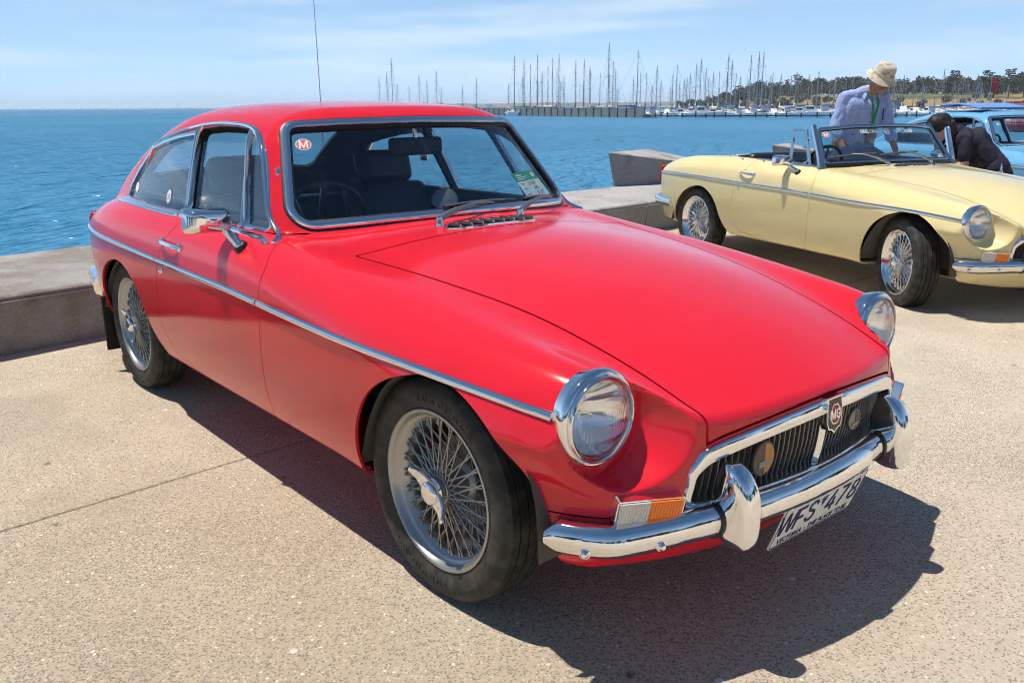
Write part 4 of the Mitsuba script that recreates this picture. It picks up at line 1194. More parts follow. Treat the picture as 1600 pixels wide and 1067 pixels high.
# entry card behind the glass
cp = ws_map(np.array([(.315, .985), (.50, .990), (.535, .895), (.345, .885)]), -.012)
c0, ex = cp.mean(0), nrm(cp[1] - cp[0]); nn = nrm(np.cross(ex, cp[0] - cp[3])); up = np.cross(nn, ex)
if nn[0] < 0:
    nn = -nn
up = np.cross(nn, ex)
Mc = frame(c0, ex, up, nn)
cw, ch = .088, .060
put('entry_card', shape(xf(box(0, 0, 0, 2 * cw, 2 * ch, .0012), Mc)), 'white_print', RED)
put('entry_card__band', shape(xf(box(0, ch - .021, .0007, 2 * cw, .042, .0006), Mc)), 'green_print', RED)
hand = []
for i, (t, x) in enumerate((('1968', .012), ('MG', .028), ('B GT', .034))):
    hand.append(text3(t, .0165, c0 + nn * .0007 + ex * x + up * (.004 - .0235 * i), ex, nrm(up + ex * .12), .0007))
put('entry_card__handwriting', shape(join(hand)), 'ink', RED)
lb = [text3(t, .006, c0 + nn * .0007 - ex * .055 + up * (.006 - .024 * i), ex, up, .0006) for i, t in enumerate(('YEAR:', 'MAKE:', 'MODEL:'))]
put('entry_card__print', shape(join(lb)), 'steel', RED)
hd = [xf(box(-.045, ch - .014, .0010, .045, .006, .0005), Mc), xf(box(-.028, ch - .024, .0010, .08, .004, .0005), Mc), xf(box(-.040, ch - .033, .0010, .055, .004, .0005), Mc)]
hd.append(xf(lathe([(0, .0012), (.012, .0012), (.012, .0008), (0, .0008)], 20, 'z'), Mc @ frame(arr(.06, ch - .020, 0), *np.eye(3))))
put('entry_card__heading', shape(join(hd)), 'white_print', RED)
tag('entry_card', 'white and green show card with handwriting behind the windscreen of the red coupe', 'card')
# whip aerial on the far rear wing, mud flaps
a0 = top_pt(f_gt, [-2.90], [.628])[0][0]
put(f'{CAR}__aerial', shape(tube([a0 - [0, 0, .01], a0 + [0, 0, .012], a0 + [0, 0, .03], a0 + [0, .0, .05], a0 + [0, 0, .6], a0 + [-.01, 0, 1.25]], arr(.012, .011, .006, .0028, .0022, .0014), 10), 50), 'steel')
for s in (-1, 1):
    put(f'{CAR}__mud_flap', shape(rbox(-2.66, s * .63, .235, .012, .17, .26, .004), 40), 'black_rubber')
# ------------------------------------------------------------------ light blue coupe and cream roadster
BLUE = mat4(-1.561, 9.352, -.108, -.294)
coupe('coupe_001', BLUE, 'blue_paint', False)
emit_group('coupe_001', BLUE, [e for e in FRONT if 'slat' not in e[0]], 'overrider')
emit_group('coupe_001', BLUE, interior_parts(), 'seat')
tag('coupe_001', 'light blue fastback coupe with a raised sunroof, farthest of the three cars', 'car', 'classic sports cars parked along the quay')
fl = sweep([(-1.86, 0, 1.30), (-1.6, 0, 1.315), (-1.28, 0, 1.262)], arr(0, 0, 1), arr((-.42, 0), (-.40, .012), (.40, .012), (.42, 0), (.40, -.012), (-.40, -.012)))
put('coupe_001__sunroof', shape(fl, 40), 'sun_blue', BLUE)
for s in (-1, 1):
    put('coupe_001__sunroof_stay', shape(tube([(-1.8, s * .38, 1.215), (-1.84, s * .39, 1.30)], .007, 8), 40), 'dull_chrome', BLUE)
p_ = ws_map(np.array([(-.42, 1.09)]), -.006)[0]
put('coupe_001__windscreen_sticker', shape(xf(box(0, 0, 0, .05, .035, .001), frame(p_, arr(0, 1, 0), nrm([-.669, 0, .743]), arr(.743, 0, .669)))), 'white_print', BLUE)
CRM = mat4(-.73, 4.25, -.050, -.321)
R2 = 'roadster'
car_base(R2, CRM, G['rd'], 'cream_paint')
emit_group(R2, CRM, COWL, 'vent_grille')
emit_group(R2, CRM, TRIM, 'none')
emit_group(R2, CRM, FRONT, 'overrider')
for x, fr in ((0, True), (-2.311, False)):
    for s in (-1, 1):
        wheel_at(R2, CRM, x, s * .612, fr, -.34 if fr else 0, False, .35 if fr else .9, True)
# tub, seats
ob = prism(np.asarray(sg.Polygon(TUB).buffer(.012).exterior.coords)[:-1], 'z', .28, .80) - prism(np.asarray(sg.Polygon(TUB).buffer(-.006).exterior.coords)[:-1], 'z', .30, 1.0)
put(f'{R2}__cockpit_lining', shape(m_arr(ob), 40), 'black_trim', CRM)
tb = top_pt(f_low, TUB[:, 0] * .999, TUB[:, 1] * .999)[0]
tbc = resample(TUB, .03, True)
tp, tn = top_pt(f_low, tbc[:, 0], tbc[:, 1])
put(f'{R2}__cockpit_edge_trim', shape(sweep(tp - tn * .004, tn, arr((-.016, 0), (-.012, .010), (.012, .010), (.016, 0)), True), 40), 'black_trim', CRM)
emit_group(R2, CRM, [e for e in interior_parts(False) if 'headrest' not in e[0]], 'seat')
for x, y in [(-2.12, -.28), (-2.12, .28), (-2.09, -.47), (-2.09, .47), (-1.97, -.60), (-1.97, .60), (-1.72, -.655), (-1.72, .655), (-2.13, 0), (-1.45, -.66)]:
    q, qn = top_pt(f_low, [x], [y])
    put(f'{R2}__hood_stud', shape(m_arr(balls([q[0] + qn[0] * .003], .0095, 12)), 50), 'chrome', CRM)
# screen
def x_rs(y, z):
    return -.735 - .80 * (z - .86) - .36 * y * y
RN = nrm([1, 0, .80])
def rs_map(Q, h):
    return np.stack([x_rs(Q[:, 0], Q[:, 1]), Q[:, 0], Q[:, 1]], 1) + h * RN
RS = rpoly(arr((.585, .862), (.530, 1.085), (.28, 1.104), (0, 1.109), (-.28, 1.104), (-.530, 1.085), (-.585, .862), (-.3, .874), (0, .880), (.3, .874)), .03, 8)
put(f'{R2}__windscreen', shape(sheet(RS, lambda Q: rs_map(Q, 0)), True), 'screen_glass', CRM)
put(f'{R2}__windscreen_frame', shape(ring(RS, [(-.003, -.010), (-.003, .005), (.001, .008), (.010, .009), (.016, .006), (.017, -.006), (.010, -.012)], rs_map), 40), 'dull_chrome', CRM)
put(f'{R2}__windscreen_seal', shape(ring(RS, [(-.010, .001), (-.004, .007), (-.003, -.007), (-.010, -.002)], rs_map), 40), 'black_rubber', CRM)
yy = np.linspace(-.60, .60, 30)
pb = np.stack([x_rs(yy, .853 + 0 * yy), yy, .838 + .012 * (1 - (yy / .6) ** 2)], 1)
put(f'{R2}__windscreen_foot_seal', shape(sweep(pb, arr(.5, 0, 1), arr((-.03, -.02), (-.022, .012), (0, .022), (.018, .010), (.028, -.012))), 40), 'black_rubber', CRM)
for s in (-1, 1):
    z = np.linspace(.815, 1.118, 14)
    y = s * (.612 - .235 * (z - .835))
    P_s = np.stack([x_rs(y, z), y, z], 1)
    put(f'{R2}__windscreen_pillar', shape(sweep(P_s, RN, arr((-.020, -.014), (-.020, .006), (-.006, .014), (.010, .012), (.018, -.002), (.012, -.016)), False, np.interp(z, [.815, .86, .9, 1.118], [1.9, 1.35, 1.05, .95])), 40), 'dull_chrome', CRM)
    # quarterlight of the door
    f0, f1, r0, r1 = arr(-.955, s * .635, .838), arr(-1.090, s * .575, 1.085), arr(-1.150, s * .655, .838), arr(-1.205, s * .590, 1.088)
    if s > 0:                                            # the far one stands open, swung out on its front edge
        def swing(q, a=math.radians(-48)):
            d = q - arr(-.875, .635, 0)
            return arr(-.875 + d[0] * math.cos(a) - d[1] * math.sin(a), .635 + d[0] * math.sin(a) + d[1] * math.cos(a), q[2])
        f0, f1, r0, r1 = (swing(q + arr(.10, 0, 0)) for q in (f0, f1, r0, r1))
    loop = resample(np.array([f0, f1, r1, r0]), .012, True)
    put(f'{R2}__door__quarterlight_frame', shape(sweep(loop, nrm([0, s, .25]), arr((-.008, -.008), (-.008, .008), (.008, .008), (.008, -.008)), True), 40), 'chrome', CRM)
    lp = f0 + (loop - f0) * 1.0
    cc = loop.mean(0)
    put(f'{R2}__door__quarterlight', shape(loft([cc + (loop - cc) * k for k in (.97, .6, .05)])), 'glass', CRM)
    i0, i1 = f0 + arr(-.02, 0, .03), f1 + arr(-.012, 0, -.02)
    put(f'{R2}__door__quarterlight_stay', shape(tube(curve([i0 + arr(-.05, 0, -.012), i0, i1], .02, 1.5), .005, 8), 40), 'chrome', CRM)
    put(f'{R2}__door__quarterlight_catch', shape(m_arr(balls([(f0 + f1) / 2 + [-.02, s * .012, .0], (f0 + f1) / 2 + [-.035, s * .012, .006]], .010, 10)), 50), 'chrome', CRM)
    wx = np.linspace(-1.56, -.90, 24)
    wp, wn = top_pt(f_low, wx, 0 * wx + s * .625)
    put(f'{R2}__door__waist_strip', shape(sweep(wp, nrm([0, s * .3, 1]), arr((-.012, -.004), (-.010, .008), (.010, .008), (.012, -.004))), 40), 'dull_chrome', CRM)
WIPE2 = wiper_parts(f_low, [(-.655, -.20), (-.655, .20)], [tuple(rs_map(np.array([(-.38, .915)]), .014)[0]), tuple(rs_map(np.array([(.02, .925)]), .014)[0])],
                    [(rs_map(np.array([(-.56, .892)]), .008)[0], rs_map(np.array([(-.20, .918)]), .008)[0]), (rs_map(np.array([(-.18, .905)]), .008)[0], rs_map(np.array([(.20, .920)]), .008)[0])], RN)
emit_group(R2, CRM, WIPE2, 'wiper')
MR = mirror_parts(f_low)
emit(R2, CRM, MR)
MRr = MR
for k, s_, m in MRr:
    v = meshkit.WRITTEN[s_['filename']]
    put(f'{R2}__{k}', shape((v[0] * np.array([1, -1, 1]), v[1][:, ::-1], None if v[2] is None else v[2] * np.array([1, -1, 1]))) if v[2] is not None else shape((v[0] * np.array([1, -1, 1]), v[1][:, ::-1])), m, CRM)
q, qn = top_pt(f_low, [-.40], [.60])
put(f'{R2}__aerial_base', shape(m_arr(balls([q[0], q[0] + qn[0] * .012], [.016, .011], 14) + balls([q[0] + qn[0] * .01, q[0] + [0, 0, .06]], [.009, .003], 12)), 50), 'chrome', CRM)
tx = []
wd = nrm([0, 1, 0])
for t, y0 in (('GEELONG', -.155), ('CAR CLUB', .17)):
    tx.append(text3(t, .027, rs_map(np.array([(y0, 1.075)]), -.002)[0], arr(0, 1, 0) * .95, nrm([-.80, 0, 1]), .001, True))
c8 = rs_map(np.array([(.0, 1.072)]), -.002)[0]
put(f'{R2}__windscreen_lettering', shape(join(tx)), 'white_print', CRM)
a8 = np.pi / 8 + np.arange(8) * np.pi / 4
o8 = prism(np.stack([.028 * np.cos(a8), .028 * np.sin(a8)], 1), 'z', 0, .001) - prism(np.stack([.0225 * np.cos(a8), .0225 * np.sin(a8)], 1), 'z', -1, 1)
put(f'{R2}__windscreen_lettering', shape(join([xf(m_arr(o8), frame(c8, arr(0, 1, 0), nrm([-.8, 0, 1]), RN)), text3('MG', .021, c8, arr(0, .85, 0), nrm([-.80, 0, 1]), .001, True)])), 'white_print', CRM)
m_sticker(f'{R2}__windscreen_sticker', CRM, lambda Q, h: rs_map(Q, h + .002), -.495, 1.055, .72)
tag(R2, 'cream yellow open roadster with chrome wire wheels parked beyond the red coupe', 'car', 'classic sports cars parked along the quay')
# blue jacket thrown over the passenger seat of the roadster
bl = [(-1.50 + .22 * math.cos(t) * r, .30 + .28 * math.sin(t) * r, .80 + .14 * (1 - r * r)) for r in (0, .5, .9) for t in np.linspace(0, 6.28, 9)[:-1]]
jk = balls(bl + [(-1.55, .10, .62), (-1.4, .5, .62), (-1.6, .5, .62)], .03, 10).refine_to_length(.025)
v, f = m_arr(jk)
v = v + .035 * (meshkit.fbm(v * 9, 3)[:, None] - .5) * nrm(v - v.mean(0))
put('jacket', shape((v, f), 60), 'denim', CRM)
tag('jacket', 'dark blue denim jacket heaped on the far seat of the cream roadster', 'jacket')
# ------------------------------------------------------------------ marina, far shore, people
FH = nrm([FWD[0], FWD[1], 0]); RH = arr(-RGT[0], -RGT[1], 0) * -1
RH = nrm([RGT[0], RGT[1], 0])
def at(px, D, z=0.0):
    """point at horizontal distance D in the direction of photo column px (at the horizon)"""
    d = nrm(FH * FPX * math.cos(0) + RH * (px - 800) * math.cos(PITCH) ** 0)
    d = FWD * FPX + RGT * (px - 800) + UPV * (533.5 - (165.3 - (px - 800) * .0065))
    d = nrm([d[0], d[1], 0])
    q = EYE + d * D
    return arr(q[0], q[1], z)
def zat(px, py, D):
    """height seen at photo pixel (px, py) at distance D"""
    d = FWD * FPX + RGT * (px - 800) + UPV * (533.5 - py)
    return EYE[2] + d[2] / math.hypot(d[0], d[1]) * D
cloth('sail_blue', (.03, .10, .30))
cloth('sail_teal', (.02, .22, .24))
cloth('sail_navy', (.02, .03, .07))
mat('hull_white', princ((.74, .75, .75), .3, specular=.5))
mat('hull_navy', princ((.03, .05, .12), .3))
mat('mast_metal', princ((.30, .31, .33), .45, metallic=.4))
mat('boat_window', princ((.02, .025, .03), .1))
mat('pile_wood', princ((.045, .038, .030), .85))
mat('timber_grey', princ(mikit.proc(lambda p, n, uv: MIX((.13, .14, .14), (.24, .25, .25), FB(p.x * .8, p.y * .8, p.z * 2.5, 4))), .9))
mat('red_hull', princ((.45, .03, .03), .4))
# one yacht, about 10 m: hull, deck, cabin, windows, mast, boom with its cover, stays
def yacht():
    L = []
    st = np.linspace(0, 1, 15)
    loops = []
    for s in st:
        x = -5 + 10 * s
        b = 1.55 * (np.sin(np.pi * np.clip(s * .62 + .30, 0, 1)) ** .9 if s < .999 else 0) * (1 - max(0, s - .55) ** 2 * 4.8)
        b = max(b, .03)
        fb = .85 + .35 * s ** 2
        t = np.linspace(-1, 1, 13)
        y = b * np.sign(t) * np.abs(t) ** .45
        z = fb - (fb + .35 * (1 - (2 * s - 1) ** 2)) * (1 - np.abs(t) ** 2.2)
        loops.append(np.vstack([np.stack([0 * t + x, y, z], 1), np.stack([0 * t[1:-1] + x, y[::-1][1:-1], 0 * t[1:-1] + fb + .03], 1)]))
    L.append(('hull', shape(loft(loops, True), 50), 'hull_white'))
    cab = balls([(-1.6, .75, .9), (-1.6, -.75, .9), (1.9, .45, .95), (1.9, -.45, .95), (-1.6, .62, 1.35), (-1.6, -.62, 1.35), (1.0, .45, 1.3), (1.0, -.45, 1.3)], .08, 8)
    L.append(('cabin', shape(m_arr(cab), 40), 'hull_white'))
    for s in (-1, 1):
        L.append(('cabin__window', shape(box(-.3, s * .775, 1.2, 2.0, .04, .16)), 'boat_window'))
    L.append(('boom', shape(tube([(.9, 0, 1.95), (-3.0, 0, 2.0)], .06, 6)), 'mast_metal'))
    sailc = balls([(.8, 0, 2.15), (-2.9, 0, 2.12)], .17, 8) + balls([(.85, 0, 2.1), (.85, 0, 3.0)], .13, 8)
    L.append(('sail_cover', shape(m_arr(sailc), 50), None))
    return L
YL = yacht()
MAST = shape(tube([(1.0, 0, .9), (1.0, 0, 7), (1.0, 0, 13)], arr(.10, .09, .07), 6), 40)
SPREAD = shape(join([tube([(1.0, -.9, 7), (1.0, .9, 7)], .035, 5), tube([(1.0, -.6, 10), (1.0, .6, 10)], .03, 5)]))
STAYS = shape(join([tube([(1.0, 0, 12.8), (4.9, 0, 1.2)], .022, 4), tube([(1.0, 0, 12.9), (-4.8, 0, .95)], .018, 4), tube([(1.0, 0, 12.5), (1.0, .9, 7), (.9, 1.35, 1.0)], .016, 4), tube([(1.0, 0, 12.5), (1.0, -.9, 7), (.9, -1.35, 1.0)], .016, 4)]))
MASTS = [(594, 120, 330), (606, 112, 330), (614, 90, 320), (622, 131, 340), (640, 134, 345), (656, 116, 335), (668, 125, 340), (683, 110, 330), (690, 136, 345), (723, 134, 335), (745, 122, 330),
         (804, 87, 268), (819, 94, 272), (829, 101, 280), (840, 86, 262), (856, 104, 275), (863, 91, 262), (873, 86, 255), (876, 128, 290), (899, 95, 250), (912, 94, 255), (921, 105, 262), (950, 68, 235), (957, 97, 245), (961, 110, 255), (995, 81, 232),
         (1009, 116, 232), (1025, 105, 225), (1032, 127, 238), (1050, 116, 222), (1056, 103, 229), (1072, 122, 240), (1077, 116, 220), (1086, 101, 227), (1093, 94, 222), (1101, 109, 232), (1113, 114, 222), (1122, 114, 232), (1135, 87, 219), (1141, 97, 230), (1148, 117, 240), (1155, 122, 222), (1170, 89, 224), (1182, 84, 232), (1189, 84, 221), (1202, 121, 238), (1218, 119, 226),
         (1234, 132, 240), (1246, 128, 225), (1262, 120, 232), (1276, 115, 224), (1295, 141, 240), (1302, 127, 230), (1316, 138, 232), (1396, 136, 236), (1405, 134, 226), (1427, 130, 240), (1441, 141, 228), (1460, 132, 238), (1496, 136, 232), (1511, 135, 240), (1527, 132, 228), (1549, 134, 236), (1573, 138, 240)]
rm_ = random.Random(21)
for i in range(44):                                      # the lower, farther masts that fill the marina
    px = 800 + 18 * i * .95 + rm_.uniform(-8, 8)
    if px < 1560:
        MASTS.append((round(px), rm_.uniform(112, 140), rm_.uniform(245, 285) if px < 1000 else rm_.uniform(232, 262)))
rnd = random.Random(5)
COV = ['sail_blue', 'hull_white', 'sail_navy', 'sail_blue', 'sail_teal', 'hull_white']
CNAME = {'sail_blue': 'blue', 'hull_white': 'white', 'sail_navy': 'navy', 'sail_teal': 'teal'}
for i, (px, py, D) in enumerate(MASTS):
    top = zat(px, py, D) - SEA
    k = numbered('yacht')
    s = .95 + .4 * (top - 9) / 12
    s = min(max(s, .8), 1.35)
    q = at(px, D, SEA)
    a = rnd.choice([2.35, -.8, 2.5, .75]) + rnd.uniform(-.15, .15)
    M = mat4(q[0], q[1], q[2], a, s)
    M[:3, 3] -= M[:3, :3] @ arr(1.0, 0, 0)
    cov = COV[rnd.randrange(6)]
    if px == 950:
        cov = 'sail_teal'
    hull = 'hull_navy' if rnd.random() < .12 else 'hull_white'
    for kk, sh_, m in YL:
        put(f'{k}__{kk}', sh_, (cov if m is None else hull if kk == 'hull' else m), M)
    M2 = M.copy()
    M2[:3, 2] *= (top / 13.0) / s
    tilt = rnd.uniform(-.02, .02)
    put(f'{k}__mast', MAST, 'mast_metal', M2)
    put(f'{k}__spreader', SPREAD, 'mast_metal', M2)
    put(f'{k}__rigging', STAYS, 'mast_metal', M2)
    where = 'beyond the red roof' if px < 770 else 'behind the breakwater' if px < 1000 else 'at the jetty'
    tag(k, f'{"navy hulled" if hull == "hull_navy" else "white"} yacht with {CNAME[cov]} sail cover {where}', 'yacht', f'{"navy" if hull == "hull_navy" else "white"} yachts with {CNAME[cov]} covers {where}')
# small craft without masts along the jetty
MB = [('hull', YL[0][1], 'hull_white'), ('cabin', shape(m_arr(balls([(-1.5, .8, 1.0), (-1.5, -.8, 1.0), (1.2, .7, 1.0), (1.2, -.7, 1.0), (-1.4, .7, 2.1), (-1.4, -.7, 2.1), (.2, .6, 2.1), (.2, -.6, 2.1)], .1, 8)), 40), 'hull_white'),
      ('cabin__window', shape(join([box(-.5, .86, 1.75, 1.5, .06, .45), box(-.5, -.86, 1.75, 1.5, .06, .45)])), 'boat_window'), ('canopy', shape(m_arr(balls([(-3.2, .9, 2.2), (-3.2, -.9, 2.2), (-1.5, .8, 2.3), (-1.5, -.8, 2.3)], .08, 8)), 40), 'sail_blue')]
for i, px in enumerate((1018, 1043, 1066, 1098, 1117, 1133, 1152, 1176, 1196, 1210, 1228, 1252, 1270, 1288, 1310, 1392, 1412, 1432, 1452)):
    q = at(px, 214 + (i % 3) * 4, SEA)
    M = mat4(q[0], q[1], q[2], rnd.choice([2.4, -.75, .8]) + rnd.uniform(-.2, .2), rnd.uniform(.8, 1.1))
    k = numbered('motor_boat')
    for kk, sh_, m in MB:
        put(f'{k}__{kk}', sh_, m, M)
    tag(k, 'small white motor boat with a blue canopy along the marina jetty', 'motor boat', 'small motor boats along the jetty')
# breakwater: timber faced, with piles and a cap rail
b0, b1 = at(690, 318, 0), at(1008, 207, 0)
bu = nrm(b1 - b0); bl_ = np.linalg.norm(b1 - b0); bn = arr(-bu[1], bu[0], 0)
if bn @ (EYE - b0) < 0:
    bn = -bn
tag('breakwater', 'long dark grey timber breakwater standing in the bay', 'breakwater')
nb = 34
for i in range(nb):
    s0, s1 = bl_ * i / nb, bl_ * (i + 1) / nb
    c = b0 + bu * (s0 + s1) / 2
    M = frame(c, bu, bn, arr(0, 0, 1))
    put('breakwater__panel', shape(box(0, 0, -.90, s1 - s0 - .25, .3 + .1 * (i % 2), 2.7)), 'timber_grey', M)
    put('breakwater__pile', shape(box(-(s1 - s0) / 2, .15, -.85, .26, .42, 2.9)), 'pile_wood', M)
Mb = frame((b0 + b1) / 2, bu, bn, arr(0, 0, 1))
put('breakwater__walkway', shape(box(0, -.9, .50, bl_, 2.2, .14)), 'timber_grey', Mb)
# jetty with dark piles
j0, j1 = at(1003, 204, 0), at(1600, 207, 0)
ju = nrm(j1 - j0); jl = np.linalg.norm(j1 - j0); Mj = frame((j0 + j1) / 2, ju, np.cross([0, 0, 1], ju), arr(0, 0, 1))
tag('jetty', 'dark wooden jetty on piles in front of the moored yachts', 'jetty')
put('jetty__deck', shape(box(0, 0, -1.22, jl, 1.6, .22)), 'pile_wood', Mj)
for i in range(30):
    x = -jl / 2 + (i + .5 + .25 * math.sin(i * 5.1)) * jl / 30
    put('jetty__pile', shape(tube([(x, -1.1, -2.6), (x, -1.1, -.75 + .5 * ((i * 7) % 5) / 5)], .17, 7)), 'pile_wood', Mj)
ORD = ['', 'second ', 'third ', 'fourth ', 'fifth ', 'sixth ', 'seventh ', 'eighth ', 'ninth ', 'tenth ', 'eleventh ', 'twelfth ', 'thirteenth ', 'fourteenth ', 'fifteenth ', 'sixteenth ', 'seventeenth ', 'eighteenth ', 'nineteenth ', 'twentieth ', '21st ', '22nd ', '23rd ', '24th ', '25th ', '26th ', '27th ', '28th ', '29th ', '30th ']
def by_place(keys):
    """keys sorted from left to right: gives each its own label"""
    if len(keys) > 1:
        for i, k in enumerate(keys):
            labels[k]['label'] += f', {ORD[i]}from the left' if i else ', leftmost'
yk = [('yacht' if i == 0 else f'yacht_{i:03d}') for i in range(len(MASTS))]
for g_ in sorted({labels[k]['group'] for k in yk}):
    by_place([k for _, k in sorted((m[0], k) for m, k in zip(MASTS, yk) if labels[k]['group'] == g_)])
by_place([('motor_boat' if i == 0 else f'motor_boat_{i:03d}') for i in range(19)])
# ------------------------------------------------------------------ far shore: grass slopes, trees, buildings
def grass_fn(p, n, uv):
    a = FB(p.x * .035, p.y * .035, 0, 4)
    b = FB(p.x * .25, p.y * .25, 2, 3)
    c = MIX((.21, .155, .075), (.075, .085, .035), SS(.47, .60, a))
    return c * (.75 + .5 * b)
mat('dry_grass', princ(mikit.proc(grass_fn), .95, specular=.1), True)
mat('far_land', princ(mikit.proc(lambda p, n, uv: MIX((.10, .11, .08), (.22, .20, .15), FB(p.x * .012, p.y * .012, p.z * .2, 4))), .95, specular=.1), True)
cols_px = np.linspace(1040, 2050, 64)
prof = [(300, -2.2), (312, -1.2), (330, .2), (360, 1.4), (400, 2.9), (440, 4.6), (490, 5.6), (560, 6.2), (700, 6.0)]
rows = []
for D, h in prof:
    k = np.clip((cols_px - 1045) / 190, 0, 1)
    hh = np.where(h > -1, h * k + (h < 0) * 0, h)
    P = np.array([at(px, D * (1.0 + .18 * (1 - kk)), 0) for px, kk in zip(cols_px, k)])
    P[:, 2] = hh - (1 - k) * 2.4 + .9 * (meshkit.fbm(P * [.02, .02, 0] + [0, 0, D], 3) - .5) * (h > 0)
    rows.append(P)
V = np.array(rows)
SHORE = V
tag(put('shore', shape((V.reshape(-1, 3), tri(grid_faces(len(prof), 64))), True), 'dry_grass'), 'dry grassy slopes of the far shore', kind='structure')
fl_px = np.linspace(150, 1150, 90)
P0 = np.array([at(px, 1700, SEA - .5) for px in fl_px])
hgt = np.clip((fl_px - 420) / 260, 0, 1) * (5.5 + 3.5 * meshkit.fbm(np.stack([fl_px * .05, 0 * fl_px, 0 * fl_px], 1), 3)) - .6 * (fl_px < 500)
P1 = np.array([at(px, 1730, 0) for px in fl_px]); P1[:, 2] = SEA + np.maximum(hgt, .5)
P2 = np.array([at(px, 2100, 0) for px in fl_px]); P2[:, 2] = SEA + np.maximum(hgt, .5) * 1.1
tag(put('far_coast', shape((np.vstack([P0, P1, P2]), tri(grid_faces(3, 90))), True), 'far_land'), 'low hazy coast on the horizon', kind='structure')
mat('far_wall', princ((.62, .58, .50), .8))
mat('far_roof', princ((.30, .24, .20), .8))
for i, (px, w, h) in enumerate(((644, 9, 5), (655, 12, 4), (664, 7, 7), (680, 11, 5), (690, 8, 6), (703, 12, 4), (722, 8, 5), (742, 7, 4), (765, 12, 4), (888, 11, 4), (930, 14, 4), (985, 11, 4), (560, 9, 3), (600, 8, 3))):
    q = at(px, 1640, SEA)
    a = math.atan2(RH[1], RH[0])
    k = numbered('far_building')
    M = mat4(q[0], q[1], q[2], a)
    put(f'{k}__wall', shape(box(0, 0, h / 2 + 1, w, 14, h + 2)), 'far_wall', M)
    r = prism(arr((-7.6, 0), (7.6, 0), (0, 1.2)), 'x', -w / 2 - .5, w / 2 + .5).translate([0, 0, h + 2])
    put(f'{k}__roof', shape(m_arr(r)), 'far_roof', M)
    nw = max(2, int(w / 3))
    for j in range(nw):
        put(f'{k}__window', shape(box(-w / 2 + (j + .5) * w / nw, -7.02, h * .62 + 1, 1.2, .1, 1.0)), 'boat_window', M)
    tag(k, 'tiny pale building on the horizon', 'building', 'tiny pale buildings on the horizon')
bpx = [644, 655, 664, 680, 690, 703, 722, 742, 765, 888, 930, 985, 560, 600]
by_place([k for _, k in sorted((b, 'far_building' if i == 0 else f'far_building_{i:03d}') for i, b in enumerate(bpx))])
# trees
def leaf_fn(c0, c1):
    return lambda p, n, uv: MIX(c0, c1, FB(p.x * .9, p.y * .9, p.z * .9, 4))
for nm, c0, c1 in (('leaf_dark', (.030, .042, .022), (.070, .085, .040)), ('leaf_olive', (.055, .065, .032), (.100, .105, .055)), ('leaf_pine', (.016, .024, .014), (.040, .050, .026))):
    mat(nm, princ(mikit.proc(leaf_fn(c0, c1)), .8, specular=.15), True)
mat('bark', princ((.10, .075, .055), .9))
def crown(seed, blobs, n, size):
    """leaf clumps: many small bent quads in and on blobs (x, y, z, r, flat)"""
    g = np.random.default_rng(seed)
    V, F = [], []
    w = np.array([b[3] ** 2 for b in blobs]); w = w / w.sum()
    for k in range(n):
        b = blobs[g.choice(len(blobs), p=w)]
        d = nrm(g.normal(size=3)); r = b[3] * g.uniform(.55, 1.02)
        c = arr(*b[:3]) + d * r * [1, 1, b[4]]
        u = nrm(g.normal(size=3)); v = nrm(np.cross(u, d + .4 * g.normal(size=3)))
        s = size * g.uniform(.6, 1.3)
        V.append([c - u * s, c + v * s * .7 + d * s * .25, c + u * s, c - v * s * .7 + d * s * .1])
        F.append([4 * k, 4 * k + 1, 4 * k + 2, 4 * k + 3])
    return np.array(V).reshape(-1, 3), np.array(F)
def round_tree(seed, h=6.0):
    g = np.random.default_rng(seed)
    bl = [(g.normal() * h * .22, g.normal() * h * .22, h * g.uniform(.20, .86), h * g.uniform(.17, .27), .85) for _ in range(12)]
    tr = join([tube([(0, 0, -.5), (.05, 0, h * .3), (.1, .05, h * .6)], arr(.18, .13, .07) * h / 6, 7)] + [tube([(.03, 0, h * .28), (b[0] * .6, b[1] * .6, b[2] * .85)], arr(.08, .03) * h / 6, 5) for b in bl[:4]])
    return shape(tr, 50), shape(crown(seed, bl, 760, h * .062))
def flat_pine(seed, h=15.0):
    g = np.random.default_rng(seed)
    bl, lim = [], []
    for i in range(8):
        z = h * (.50 + .065 * i); r = h * (.27 - .012 * i) * g.uniform(.5, 1.15)
        a = g.uniform(0, 6.28)
        c = (math.cos(a) * r * .8, math.sin(a) * r * .8, z)
        bl.append((*c, h * g.uniform(.085, .14), .26))
        bl.append((c[0] * -.7, c[1] * -.6, z + h * .02, h * g.uniform(.07, .11), .26))
        lim.append(tube([(0, 0, z - h * .05), c], arr(.10, .04), 5))
    tr = join([tube([(0, 0, -.5), (.1, .1, h * .5), (0, .2, h * .97)], arr(.32, .22, .07), 8)] + lim)
    return shape(tr, 50), shape(crown(seed, bl, 820, h * .024))
RT = [round_tree(11 + i) for i in range(5)]
FP = [flat_pine(40 + i) for i in range(3)]
def tree(tr, q, s, yaw, leaf, label, group):
    k = numbered('tree')
    M = mat4(q[0], q[1], q[2], yaw, s)
    put(f'{k}__trunk', tr[0], 'bark', M)
    put(f'{k}__crown', tr[1], leaf, M)
    tag(k, label, 'tree', group)
def shore_z(q):
    d = np.linalg.norm(SHORE[..., :2] - q[:2], axis=-1)
    return float(SHORE[..., 2].ravel()[d.argmin()])
